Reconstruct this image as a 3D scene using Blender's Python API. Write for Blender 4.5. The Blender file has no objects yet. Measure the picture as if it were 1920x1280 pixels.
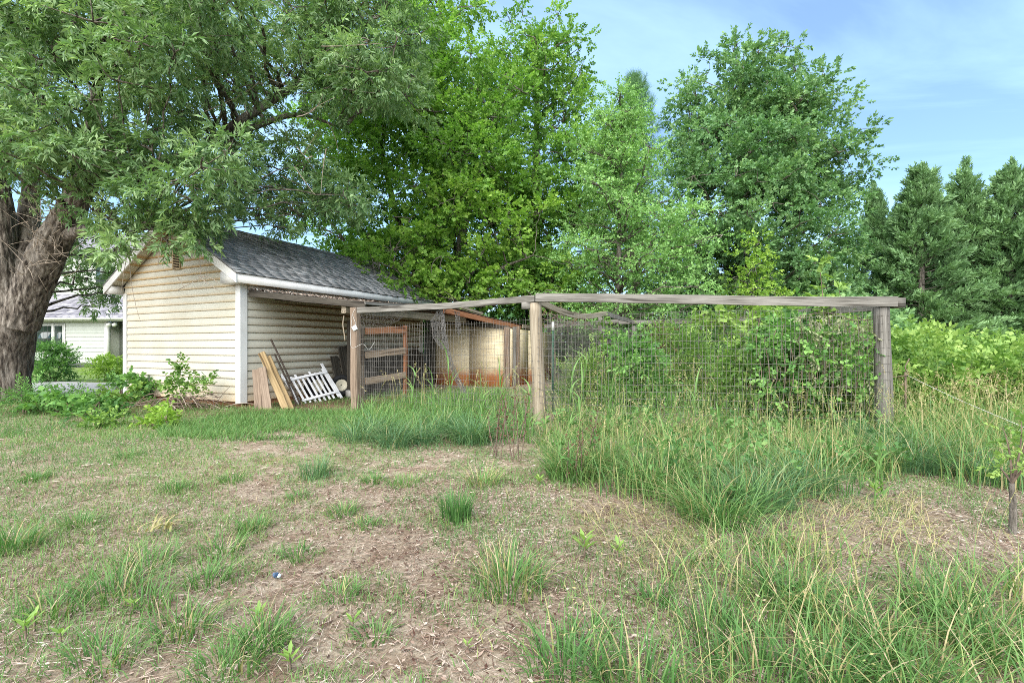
import bpy, math, random
import numpy as np
from mathutils import Vector, Matrix

random.seed(7)
rng = np.random.default_rng(11)
sc = bpy.context.scene
COL = sc.collection

# ------------------------------------------------------------------ camera
H, F, HY = 1.15, 890.0, 650.0            # eye height (m), focal length and horizon row in photo pixels
cam_d = bpy.data.cameras.new('camera')
cam = bpy.data.objects.new('camera', cam_d); COL.objects.link(cam)
cam_d.sensor_width = 36.0
cam_d.lens = 36.0 * F / 1920.0
cam_d.shift_y = (HY - 640.0) / 1920.0
cam_d.clip_start, cam_d.clip_end = 0.05, 2000.0
cam.location = (0, 0, H)
cam.rotation_euler = (math.radians(90), 0, 0)
sc.camera = cam

# ------------------------------------------------------------------ sky and sun
SUN_EL, SUN_ROT = 44.0, 198.0
world = bpy.data.worlds.new('World'); sc.world = world; world.use_nodes = True
wt = world.node_tree; wt.nodes.clear()
wo = wt.nodes.new('ShaderNodeOutputWorld'); bg = wt.nodes.new('ShaderNodeBackground')
sky = wt.nodes.new('ShaderNodeTexSky'); sky.sky_type = 'NISHITA'; sky.sun_disc = False
sky.sun_elevation = math.radians(SUN_EL); sky.sun_rotation = math.radians(SUN_ROT)
sky.air_density = 1.0; sky.dust_density = 1.2; sky.ozone_density = 1.2; sky.altitude = 200
tc = wt.nodes.new('ShaderNodeTexCoord')
sep = wt.nodes.new('ShaderNodeSeparateXYZ'); wt.links.new(tc.outputs['Generated'], sep.inputs[0])
zz = wt.nodes.new('ShaderNodeMath'); zz.operation = 'MAXIMUM'; zz.inputs[1].default_value = 0.16
wt.links.new(sep.outputs[2], zz.inputs[0])
dv = wt.nodes.new('ShaderNodeVectorMath'); dv.operation = 'DIVIDE'
cz = wt.nodes.new('ShaderNodeCombineXYZ')
for i in range(3): wt.links.new(zz.outputs[0], cz.inputs[i])
wt.links.new(tc.outputs['Generated'], dv.inputs[0]); wt.links.new(cz.outputs[0], dv.inputs[1])
mp = wt.nodes.new('ShaderNodeMapping'); mp.inputs['Scale'].default_value = (0.55, 1.25, 0.0)
mp.inputs['Rotation'].default_value = (0, 0, math.radians(14)); mp.inputs['Location'].default_value = (3.1, 1.7, 0)
wt.links.new(dv.outputs[0], mp.inputs[0])
cn = wt.nodes.new('ShaderNodeTexNoise'); cn.inputs['Scale'].default_value = 0.75
cn.inputs['Detail'].default_value = 7; cn.inputs['Roughness'].default_value = 0.58; cn.inputs['Distortion'].default_value = 0.5
wt.links.new(mp.outputs[0], cn.inputs['Vector'])
cr = wt.nodes.new('ShaderNodeValToRGB')
cr.color_ramp.elements[0].position = 0.38; cr.color_ramp.elements[0].color = (0.16, 0.16, 0.16, 1)
cr.color_ramp.elements[1].position = 0.74; cr.color_ramp.elements[1].color = (0.6, 0.6, 0.6, 1)
wt.links.new(cn.outputs['Fac'], cr.inputs[0])
mx = wt.nodes.new('ShaderNodeMix'); mx.data_type = 'RGBA'
wt.links.new(cr.outputs[0], mx.inputs[0]); wt.links.new(sky.outputs[0], mx.inputs[6])
mx.inputs[7].default_value = (6.0, 7.6, 9.6, 1)       # thin high cloud
tn = wt.nodes.new('ShaderNodeMix'); tn.data_type = 'RGBA'; tn.blend_type = 'MULTIPLY'; tn.inputs[0].default_value = 1.0; tn.inputs[7].default_value = (0.84, 1.0, 1.10, 1)
wt.links.new(mx.outputs[2], tn.inputs[6]); wt.links.new(tn.outputs[2], bg.inputs[0]); bg.inputs[1].default_value = 0.10
wt.links.new(bg.outputs[0], wo.inputs[0])
sun_d = bpy.data.lights.new('sun', 'SUN'); sun = bpy.data.objects.new('sun', sun_d); COL.objects.link(sun)
sun_d.energy = 4.8; sun_d.angle = math.radians(90); sun_d.color = (1.0, 0.95, 0.87)
_e, _r = math.radians(SUN_EL), math.radians(SUN_ROT)
sdir = Vector((math.sin(_r) * math.cos(_e), math.cos(_r) * math.cos(_e), math.sin(_e)))
sun.rotation_euler = sdir.to_track_quat('Z', 'Y').to_euler(); sun.location = (0, 0, 30)
vs = sc.view_settings
vs.view_transform = 'Standard'; vs.look = 'None'; vs.gamma = 1.0; vs.use_curve_mapping = False; vs.exposure = 1.15
sc.render.engine = 'CYCLES'
sc.cycles.use_denoising = False; sc.cycles.filter_width = 0.9
sc.cycles.max_bounces = 8; sc.cycles.diffuse_bounces = 5; sc.cycles.transmission_bounces = 6
sc.cycles.glossy_bounces = 2; sc.cycles.caustics_reflective = False; sc.cycles.caustics_refractive = False

# ------------------------------------------------------------------ helpers
def W(px, py, Y): return Vector(((px - 960.0) / F * Y, Y, H - (py - HY) / F * Y))
def G(px, py):
    Y = H * F / (py - HY); return Vector(((px - 960.0) / F * Y, Y, 0))
def hashn(i, j, seed):
    h = (i * 374761393 + j * 668265263 + seed * 974634777) & 0xFFFFFFFF
    h = ((h ^ (h >> 13)) * 1274126177) & 0xFFFFFFFF
    return ((h ^ (h >> 16)) & 0xFFFF) / 65535.0
def vnoise(x, y, s, seed=0):
    x = np.asarray(x, float) / s + 1000.0; y = np.asarray(y, float) / s + 1000.0
    i = np.floor(x).astype(np.int64); j = np.floor(y).astype(np.int64)
    u = x - i; v = y - j; u = u * u * (3 - 2 * u); v = v * v * (3 - 2 * v)
    a = hashn(i, j, seed); b = hashn(i + 1, j, seed); c = hashn(i, j + 1, seed); d = hashn(i + 1, j + 1, seed)
    return (a * (1 - u) + b * u) * (1 - v) + (c * (1 - u) + d * u) * v
def fbm(x, y, s, seed=0):
    return (vnoise(x, y, s, seed) * .5 + vnoise(x, y, s * .47, seed + 1) * .3 + vnoise(x, y, s * .21, seed + 2) * .2)
def gz(x, y):
    x = np.asarray(x, float); y = np.asarray(y, float)
    return (vnoise(x, y, 1.7, 50) - .5) * .07 + (vnoise(x, y, .45, 51) - .5) * .03

def empty(name, loc, label=None, cat=None, group=None):
    o = bpy.data.objects.new(name, None); COL.objects.link(o); o.location = loc; o.empty_display_size = .2
    tag(o, label, cat, group); return o
def tag(o, label=None, cat=None, group=None, kind=None):
    if label: o['label'] = label
    if cat: o['category'] = cat
    if group: o['group'] = group
    if kind: o['kind'] = kind
    return o
def wloc(o):
    v = Vector((0, 0, 0))
    while o is not None: v += o.location; o = o.parent
    return v
def make(name, me, mat, parent=None, origin=None):
    """link mesh data given in world coordinates; origin moves the object's own pivot"""
    o = bpy.data.objects.new(name, me); COL.objects.link(o)
    if mat: me.materials.append(mat)
    if parent is not None:
        off = wloc(parent); o.parent = parent
        me.transform(Matrix.Translation(-off))
    elif origin is not None:
        me.transform(Matrix.Translation(-Vector(origin))); o.location = origin
    return o
def pyd(verts, faces):
    me = bpy.data.meshes.new('m'); me.from_pydata([tuple(v) for v in verts], [], faces); me.update(); return me
def npmesh(V, Q, tint=None, extra=None, smooth=False):
    V = np.ascontiguousarray(V, dtype=np.float32).reshape(-1, 3); Q = np.ascontiguousarray(Q, dtype=np.int32)
    k = Q.shape[1]
    me = bpy.data.meshes.new('m')
    me.vertices.add(len(V)); me.vertices.foreach_set('co', V.ravel())
    me.loops.add(Q.size); me.loops.foreach_set('vertex_index', Q.ravel())
    me.polygons.add(len(Q)); me.polygons.foreach_set('loop_start', np.arange(0, Q.size, k, dtype=np.int32))
    if smooth: me.polygons.foreach_set('use_smooth', np.ones(len(Q), dtype=bool))
    me.update(calc_edges=True)
    if tint is not None:
        a = me.attributes.new('tint', 'FLOAT', 'POINT'); a.data.foreach_set('value', np.ascontiguousarray(tint, dtype=np.float32).ravel())
    if extra is not None:
        a = me.attributes.new('gco', 'FLOAT_VECTOR', 'POINT'); a.data.foreach_set('vector', np.ascontiguousarray(extra, dtype=np.float32).ravel())
    return me

class Acc:
    """collects quads (with tint) into one mesh"""
    def __init__(s): s.V = []; s.Q = []; s.T = []; s.n = 0
    def add(s, V, Q, T):
        V = np.asarray(V, float).reshape(-1, 3); Q = np.asarray(Q, int)
        s.V.append(V); s.Q.append(Q + s.n); s.T.append(np.broadcast_to(np.asarray(T, float), (len(V),)).copy()); s.n += len(V)
    def mesh(s, smooth=False): return npmesh(np.concatenate(s.V), np.concatenate(s.Q), np.concatenate(s.T), smooth=smooth)

BOXF = [(0, 1, 3, 2), (4, 6, 7, 5), (0, 4, 5, 1), (2, 3, 7, 6), (0, 2, 6, 4), (1, 5, 7, 3)]
def boxv(o, a, b, c):
    """8 corners of the parallelepiped o + {0,1}a + {0,1}b + {0,1}c"""
    o, a, b, c = (np.array(v, float) for v in (o, a, b, c))
    return [o + i * a + j * b + k * c for i in (0, 1) for j in (0, 1) for k in (0, 1)]
def box(name, o, a, b, c, mat, parent=None):
    V = boxv(o, a, b, c)
    return make(name, npmesh(np.array(V), np.array(BOXF), extra=np.array(V)), mat, parent)
def board(name, p0, p1, w, t, up, mat, parent=None, seg=6, rough=.003, bow=None, seed=None):
    """a sawn board from p0 to p1: chamfered section, slightly uneven; bow(s)->offset vector"""
    r = np.random.default_rng(seed if seed is not None else int(abs(p0[0] * 991 + p0[2] * 773 + p1[1] * 331)) % 99991)
    p0 = np.array(p0, float); p1 = np.array(p1, float); x = p1 - p0; L = np.linalg.norm(x); x /= L
    up = np.array(up, float); z = up - x * up.dot(x); z /= np.linalg.norm(z); y = np.cross(z, x)
    c = min(w, t) * .12
    prof = [(-t/2+c, -w/2), (t/2-c, -w/2), (t/2, -w/2+c), (t/2, w/2-c), (t/2-c, w/2), (-t/2+c, w/2), (-t/2, w/2-c), (-t/2, -w/2+c)]
    V = []; E = []; ro = r.random(3) * 20
    for i in range(seg + 1):
        s = i / seg; ctr = p0 + x * L * s + (np.array(bow(s)) if bow else 0)
        jy, jz = r.normal(0, rough, 2)
        for a, b in prof:
            V.append(ctr + y * (a + jy) + z * (b + jz + r.normal(0, rough * .4))); E.append((L * s + ro[0], a + ro[1], b + ro[2]))
    Q = [(i*8 + k, i*8 + (k+1) % 8, (i+1)*8 + (k+1) % 8, (i+1)*8 + k) for i in range(seg) for k in range(8)]
    me = bpy.data.meshes.new('m')
    me.from_pydata([tuple(v) for v in V], [], Q + [tuple(range(7, -1, -1)), tuple(seg*8 + k for k in range(8))]); me.update()
    a = me.attributes.new('gco', 'FLOAT_VECTOR', 'POINT'); a.data.foreach_set('vector', np.array(E, np.float32).ravel())
    return make(name, me, mat, parent)
def tube_arr(pts, rad, sides=8, wob=0.0, seed=0, ridges=0.0, closed=True):
    pts = np.array(pts, float); rad = np.broadcast_to(np.asarray(rad, float), (len(pts),)); n = len(pts)
    T = np.gradient(pts, axis=0); T /= np.linalg.norm(T, axis=1)[:, None] + 1e-9
    ref = np.array([0, 0, 1.0]) if abs(T[0, 2]) < .85 else np.array([1.0, 0, 0])
    A = np.cross(T, ref); A /= np.linalg.norm(A, axis=1)[:, None] + 1e-9
    B = np.cross(T, A)
    th = np.arange(sides) / sides * 2 * math.pi
    rr = rad[:, None] * np.ones(sides)
    if wob or ridges:
        s = np.concatenate([[0], np.cumsum(np.linalg.norm(np.diff(pts, axis=0), axis=1))])
        TH, S = np.meshgrid(np.arange(sides), s)
        if wob: rr = rr * (1 + wob * (vnoise(np.cos(th)[None] * 1.2 + 0 * S, np.sin(th)[None] * 1.2 + S * 1.3, .9, seed) - .5) * 2)
        if ridges:
            q = 1 - np.abs(2 * vnoise(TH * .38 + .7 * vnoise(TH * .2, S * 2.0, 1.0, seed + 9), S * 2.2, 1.0, seed + 3) - 1) * 1.3; q = q * .7 + vnoise(TH * 1.0, S * 7.0, 1.0, seed + 5) * .4
            rr = rr + ridges * (q - .6) * 2
    V = pts[:, None] + rr[..., None] * (np.cos(th)[None, :, None] * A[:, None] + np.sin(th)[None, :, None] * B[:, None])
    i = np.arange(n - 1)[:, None] * sides; k = np.arange(sides)[None]; k2 = (k + 1) % sides
    Q = np.stack([i + k, i + k2, i + sides + k2, i + sides + k], -1).reshape(-1, 4)
    V = V.reshape(-1, 3)
    if closed and rad[-1] > .004:
        V = np.vstack([V, pts[-1]]); e = len(V) - 1
        Q = np.vstack([Q, [[(n-1)*sides + a, (n-1)*sides + (a+1) % sides, (n-1)*sides + (a+2) % sides, e] for a in range(0, sides, 2)]])
    return V, Q
def bez(p0, p1, p2, n):
    t = np.linspace(0, 1, n)[:, None]; p0, p1, p2 = (np.array(p, float) for p in (p0, p1, p2))
    return p0 * (1-t)**2 + 2 * p1 * t * (1-t) + p2 * t * t
def crv(pts, n):
    """smooth path through points (Catmull-Rom)"""
    P = np.array(pts, float); P = np.vstack([2*P[0]-P[1], P, 2*P[-1]-P[-2]]); out = []
    m = len(P) - 3
    for u in np.linspace(0, m - 1e-6, n):
        i = int(u); t = u - i; a, b, c, d = P[i:i+4]
        out.append(.5 * ((2*b) + (c-a)*t + (2*a-5*b+4*c-d)*t*t + (3*b-a-3*c+d)*t**3))
    return np.array(out)
def tube(name, pts, rad, mat, parent=None, sides=8, wob=0., smooth=True, ridges=0., seed=0):
    V, Q = tube_arr(pts, rad, sides, wob, seed, ridges); return make(name, npmesh(V, Q, smooth=smooth, extra=V[:, [2, 0, 1]]), mat, parent)

# ------------------------------------------------------------------ materials
def nodes(name):
    m = bpy.data.materials.new(name); m.use_nodes = True; nt = m.node_tree; nt.nodes.clear()
    out = nt.nodes.new('ShaderNodeOutputMaterial'); b = nt.nodes.new('ShaderNodeBsdfPrincipled'); nt.links.new(b.outputs[0], out.inputs[0])
    b.inputs['Specular IOR Level'].default_value = .25
    return m, nt, b, out
def nd(nt, t, **kw):
    n = nt.nodes.new('ShaderNode' + t)
    for k, v in kw.items():
        if hasattr(n, k): setattr(n, k, v)
        else: n.inputs[k].default_value = v
    return n
def noise(nt, vec, scale, detail=4, rough=.6, mapping=None):
    if mapping:
        mpn = nd(nt, 'Mapping'); mpn.inputs['Scale'].default_value = mapping; nt.links.new(vec, mpn.inputs[0]); vec = mpn.outputs[0]
    n = nd(nt, 'TexNoise'); n.inputs['Scale'].default_value = scale; n.inputs['Detail'].default_value = detail; n.inputs['Roughness'].default_value = rough
    nt.links.new(vec, n.inputs['Vector']); return n.outputs['Fac']
def ramp(nt, fac, stops):
    r = nd(nt, 'ValToRGB'); e = r.color_ramp.elements
    while len(e) < len(stops): e.new(.5)
    for i, (p, c) in enumerate(stops): e[i].position = p; e[i].color = (*c, 1) if len(c) == 3 else c
    nt.links.new(fac, r.inputs[0]); return r.outputs[0]
def mixc(nt, f, a, b, mode='MIX'):
    m = nd(nt, 'Mix', data_type='RGBA', blend_type=mode)
    for s, v in ((0, f), (6, a), (7, b)):
        if hasattr(v, 'is_linked'): nt.links.new(v, m.inputs[s])
        else: m.inputs[s].default_value = v if s == 0 else (*v, 1)
    return m.outputs[2]
def mth(nt, op, a, b=None, c=None, clamp=False):
    m = nd(nt, 'Math', operation=op, use_clamp=clamp)
    for i, v in enumerate((a, b, c)):
        if v is None: continue
        if hasattr(v, 'is_linked'): nt.links.new(v, m.inputs[i])
        else: m.inputs[i].default_value = v
    return m.outputs[0]
def bump(nt, b, h, strength=.3, dist=.01):
    bm = nd(nt, 'Bump'); bm.inputs['Strength'].default_value = strength; bm.inputs['Distance'].default_value = dist
    nt.links.new(h, bm.inputs['Height']); nt.links.new(bm.outputs[0], b.inputs['Normal'])
def wood(name, dark, mid, light, rough=.85, bstr=.4):
    m, nt, b, _ = nodes(name)
    a = nd(nt, 'Attribute', attribute_name='gco'); v = a.outputs['Vector']
    g = noise(nt, v, 1.0, 6, .7, (2.2, 55, 55)); g2 = noise(nt, v, 1.0, 3, .5, (1.1, 9, 9))
    c = ramp(nt, g, [(.3, dark), (.52, mid), (.72, light)])
    c = mixc(nt, ramp(nt, g2, [(.35, (0, 0, 0)), (.7, (.75, .75, .75))]), c, ramp(nt, g, [(.3, mid), (.6, light), (.8, mid)]))
    crack = ramp(nt, noise(nt, v, 1.0, 2, .4, (1.0, 28, 28)), [(.33, (.25, .22, .2)), (.39, (1, 1, 1))])
    c = mixc(nt, .8, c, crack, 'MULTIPLY')
    nt.links.new(c, b.inputs['Base Color']); b.inputs['Roughness'].default_value = rough
    bump(nt, b, g, bstr, .006); return m
def plain(name, c, rough=.6, var=.12, scale=6., metal=0., bstr=0., spec=.3):
    m, nt, b, _ = nodes(name)
    geo = nd(nt, 'NewGeometry'); f = noise(nt, geo.outputs['Position'], scale, 5, .65)
    lo = tuple(x * (1 - var * 1.6) for x in c); hi = tuple(min(1, x * (1 + var)) for x in c)
    nt.links.new(ramp(nt, f, [(.3, lo), (.7, hi)]), b.inputs['Base Color'])
    b.inputs['Roughness'].default_value = rough; b.inputs['Metallic'].default_value = metal; b.inputs['Specular IOR Level'].default_value = spec
    if bstr: bump(nt, b, f, bstr, .01)
    return m
def foliage(name, stops, trans=.35, rough=.5, spec=.3):
    """leaf material: per-leaf colour from the tint attribute, part of the light goes through"""
    m, nt, b, out = nodes(name)
    a = nd(nt, 'Attribute', attribute_name='tint'); c = ramp(nt, a.outputs['Fac'], stops)
    nt.links.new(c, b.inputs['Base Color']); b.inputs['Roughness'].default_value = rough; b.inputs['Specular IOR Level'].default_value = spec
    t = nd(nt, 'BsdfTranslucent'); tc_ = mixc(nt, 1.0, c, (1.0, 1.12, .62), 'MULTIPLY'); nt.links.new(tc_, t.inputs[0])
    ms = nd(nt, 'MixShader'); ms.inputs[0].default_value = trans
    nt.links.new(b.outputs[0], ms.inputs[1]); nt.links.new(t.outputs[0], ms.inputs[2]); nt.links.new(ms.outputs[0], out.inputs[0])
    return m
def bark(name, dark, mid, light, vs=1.0):
    m, nt, b, _ = nodes(name)
    geo = nd(nt, 'NewGeometry'); v = geo.outputs['Position']
    g = noise(nt, v, 1.0, 6, .68, (17*vs, 17*vs, 2.6*vs)); p = noise(nt, v, 2.2, 4, .6)
    c = ramp(nt, g, [(.40, dark), (.49, mid), (.66, light)])
    c = mixc(nt, ramp(nt, p, [(.5, (0, 0, 0)), (.72, (.6, .6, .6))]), c, light)
    nt.links.new(c, b.inputs['Base Color']); b.inputs['Roughness'].default_value = .95; bump(nt, b, g, 1.0, .05); return m

M = {}
M['grey_wood'] = wood('weathered_grey_wood', (.035, .032, .028), (.125, .115, .098), (.25, .235, .21))
M['dark_wood'] = wood('rotten_dark_wood', (.012, .010, .008), (.04, .033, .025), (.10, .088, .07))
M['brown_wood'] = wood('brown_board', (.07, .047, .032), (.175, .125, .088), (.28, .21, .155))
M['red_wood'] = wood('rusty_brown_timber', (.11, .04, .018), (.26, .105, .05), (.38, .19, .10))
M['tan_wood'] = wood('tan_treated_timber', (.10, .062, .028), (.235, .16, .075), (.33, .245, .135))
M['pale_wood'] = wood('pale_post_wood', (.10, .075, .048), (.23, .185, .13), (.34, .295, .225))
M['gate_wood'] = wood('gate_rail_wood', (.11, .075, .05), (.27, .19, .13), (.38, .29, .21))
M['rusty_wire'] = plain('galvanised_wire', (.17, .155, .14), .6, .25, 14, .3)
M['white_trim'] = plain('white_trim', (.58, .57, .54), .45, .08, 3)
M['white_paint'] = plain('white_picket_paint', (.66, .65, .65), .6, .1, 9)
M['rubber'] = plain('black_rubber', (.012, .012, .013), .75, .2, 12)
M['cream_metal'] = plain('cream_wheel_rim', (.55, .50, .38), .5, .15, 12)
M['iron'] = plain('rusty_iron', (.055, .04, .03), .7, .3, 20, .3)
M['green_metal'] = plain('green_painted_steel', (.03, .075, .045), .5, .15, 20, .2)
M['concrete'] = plain('concrete_block', (.35, .33, .30), .9, .18, 14, 0, .3)
M['brick_red'] = plain('foundation_brick', (.23, .10, .05), .9, .3, 9, 0, .3)
M['block_grey'] = plain('dark_foundation', (.10, .10, .10), .9, .2, 5)
M['net'] = plain('grey_netting', (.16, .15, .14), .9, .2, 9)
M['paper'] = plain('white_tag', (.8, .8, .78), .6, .06, 30)
M['rope'] = plain('white_rope', (.50, .48, .44), .8, .15, 40)
M['asphalt'] = plain('driveway_concrete', (.30, .29, .28), .9, .12, 3, 0, .2)
M['louver'] = plain('tan_vent', (.47, .36, .22), .6, .1, 9)
M['dark_in'] = plain('dark_interior', (.012, .009, .006), .9, .1, 4)
M['oak_bark'] = bark('oak_bark', (.03, .024, .019), (.115, .095, .075), (.28, .25, .21))
M['grey_bark'] = bark('grey_bark', (.04, .035, .028), (.12, .105, .085), (.24, .21, .18), 1.5)
M['twig'] = plain('bare_twig', (.16, .115, .085), .9, .35, 18)
M['pale_twig'] = plain('pale_dead_twig', (.33, .27, .21), .9, .3, 18)

def fol3(name, lo, mid, hi, **k): return foliage(name, [(0.0, lo), (.5, mid), (1.0, hi)], **k)
M['willow_oak'] = fol3('willow_oak_leaf', (0.085, 0.173, 0.055), (0.187, 0.305, 0.123), (0.407, 0.544, 0.244), rough=.42, spec=.4)
M['maple'] = fol3('maple_leaf', (0.081, 0.190, 0.029), (0.178, 0.345, 0.057), (0.380, 0.564, 0.127), trans=.42)
M['maple_dark'] = fol3('maple_leaf_deep', (0.069, 0.172, 0.030), (0.144, 0.293, 0.053), (0.310, 0.483, 0.103), trans=.42)
M['maple_light'] = fol3('young_maple_leaf', (.09, .20, .03), (.215, .385, .06), (.42, .59, .13), trans=.45)
M['pin_oak'] = fol3('pin_oak_leaf', (0.063, 0.150, 0.052), (0.142, 0.275, 0.102), (0.300, 0.460, 0.185))
M['ginkgo'] = fol3('feathery_leaf', (0.095, 0.216, 0.060), (0.203, 0.378, 0.114), (0.378, 0.567, 0.203), trans=.4)
M['pine'] = fol3('pine_needle', (0.059, 0.134, 0.054), (0.118, 0.235, 0.092), (0.202, 0.353, 0.134))
M['cypress'] = fol3('cypress_frond', (0.056, 0.119, 0.048), (0.133, 0.245, 0.095), (0.245, 0.392, 0.161), trans=.22)
M['dead_frond'] = fol3('dead_frond', (.07, .035, .022), (.11, .06, .038), (.17, .10, .065), trans=.2)
M['lime_shrub'] = fol3('lime_shrub_leaf', (0.105, 0.210, 0.026), (0.231, 0.378, 0.053), (0.399, 0.546, 0.105), trans=.4)
M['shrub'] = fol3('shrub_leaf', (0.042, 0.119, 0.031), (0.105, 0.238, 0.056), (0.238, 0.434, 0.105))
M['weed'] = fol3('weed_leaf', (.055, .13, .028), (.15, .275, .055), (.31, .44, .11), trans=.38)
M['pale_weed'] = fol3('wilted_leaf', (.15, .18, .08), (.28, .30, .16), (.43, .43, .28), trans=.3)
M['grass'] = foliage('grass_blade', [(0, (.035, .095, .028)), (.3, (.09, .20, .052)), (.55, (.165, .285, .08)), (.74, (.27, .315, .105)), (.86, (.38, .315, .145)), (1.0, (.47, .385, .24))], trans=.32, rough=.55)
M['blue_grass'] = foliage('blue_green_blade', [(0, (.045, .11, .050)), (.45, (.115, .225, .095)), (.75, (.21, .32, .14)), (1.0, (.40, .34, .17))], trans=.3, rough=.5)
M['litter'] = foliage('dead_litter', [(0, (.07, .036, .026)), (.25, (.16, .10, .072)), (.55, (.33, .245, .19)), (.8, (.47, .38, .31)), (1, (.60, .55, .49))], trans=.05, rough=.9, spec=.1)
M['seed_dark'] = plain('dark_seed_head', (.10, .055, .03), .9, .3, 30)

# ------------------------------------------------------------------ ground
def ground():
    def axis(n, near, far):
        t = np.linspace(-1, 1, n); k = 6.2
        return np.sinh(t * k) / math.sinh(k) * far
    gx = axis(160, 0, 700.); gy = axis(160, 0, 700.) + 7.0
    X, Y = np.meshgrid(gx, gy); Z = gz(X, Y) * (np.hypot(X, Y) < 60)
    n = 160
    i = np.arange(n - 1)[:, None] * n; k = np.arange(n - 1)[None]
    Q = np.stack([i + k, i + k + 1, i + n + k + 1, i + n + k], -1).reshape(-1, 4)
    m, nt, b, _ = nodes('ground_soil_and_straw')
    geo = nd(nt, 'NewGeometry'); v = geo.outputs['Position']
    fine = noise(nt, v, 1.0, 5, .75, (60, 60, 20)); mid = noise(nt, v, 1.0, 6, .65, (5, 5, 5)); big = noise(nt, v, 1.0, 4, .6, (.55, .55, .5))
    straw = ramp(nt, fine, [(.28, (.12, .088, .058)), (.45, (.26, .205, .145)), (.62, (.375, .315, .235)), (.8, (.48, .42, .335))])
    soil = ramp(nt, fine, [(.3, (.095, .06, .04)), (.6, (.215, .15, .10)), (.8, (.31, .24, .175))])
    c = mixc(nt, ramp(nt, mid, [(.42, (0, 0, 0)), (.62, (.8, .8, .8))]), straw, soil)
    clay = ramp(nt, big, [(.62, (0, 0, 0)), (.72, (.6, .6, .6))])
    c = mixc(nt, clay, c, (.42, .20, .11))
    # mulch bed by the shed and the oak
    sp = nd(nt, 'SeparateXYZ'); nt.links.new(v, sp.inputs[0])
    my = nd(nt, 'MapRange'); my.inputs[1].default_value = 7.4; my.inputs[2].default_value = 8.6; nt.links.new(sp.outputs[1], my.inputs[0])
    mxx = nd(nt, 'MapRange'); mxx.inputs[1].default_value = -2.6; mxx.inputs[2].default_value = -3.6; nt.links.new(sp.outputs[0], mxx.inputs[0])
    mul = mth(nt, 'MULTIPLY', my.outputs[0], mxx.outputs[0]); mul = mth(nt, 'MULTIPLY', mul, .85)
    c = mixc(nt, mul, c, ramp(nt, fine, [(.3, (.055, .026, .017)), (.55, (.16, .08, .052)), (.8, (.30, .20, .15))]))
    far = nd(nt, 'MapRange'); far.inputs[1].default_value = 15; far.inputs[2].default_value = 22; nt.links.new(sp.outputs[1], far.inputs[0])
    c = mixc(nt, far.outputs[0], c, ramp(nt, mid, [(.3, (.09, .15, .03)), (.7, (.19, .26, .06))]))
    nt.links.new(c, b.inputs['Base Color']); b.inputs['Roughness'].default_value = .95; b.inputs['Specular IOR Level'].default_value = .1
    bump(nt, b, fine, .7, .02)
    tag(make('ground', npmesh(np.stack([X, Y, Z], -1), Q, smooth=True), m), kind='structure')
ground()
def sheet(name, pts, z, mat):
    me = pyd([(p.x, p.y, z) for p in pts], [tuple(range(len(pts)))]); return tag(make(name, me, mat), kind='structure')
dp = [(-40, 13.4), (-14.6, 11.9), (-11.2, 11.0), (-8.9, 11.6), (-6.6, 13.6), (-4, 20), (-6.5, 20), (-8.6, 15.4), (-11.6, 14.2), (-15, 15.2), (-40, 16.8)]
def driveway():
    V = [(x, y, .06) for x, y in dp] + [(x, y, -.1) for x, y in dp]; n = len(dp)
    F_ = [tuple(range(n))] + [(i, i + n, (i + 1) % n + n, (i + 1) % n) for i in range(n)]
    tag(make('driveway', pyd(V, F_), M['asphalt']), kind='structure')
driveway()
lawn = pyd([(x, y, .03) for x, y in [(-40, 16.8), (-15, 15.2), (-11.6, 14.2), (-8.6, 15.4), (-6.5, 20), (-6.5, 25.4), (-40, 25.4)]], [(0, 1, 2, 3, 4, 5, 6)])
tag(make('lawn', lawn, plain('far_lawn', (.13, .19, .04), .9, .35, 9)), kind='structure')

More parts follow.
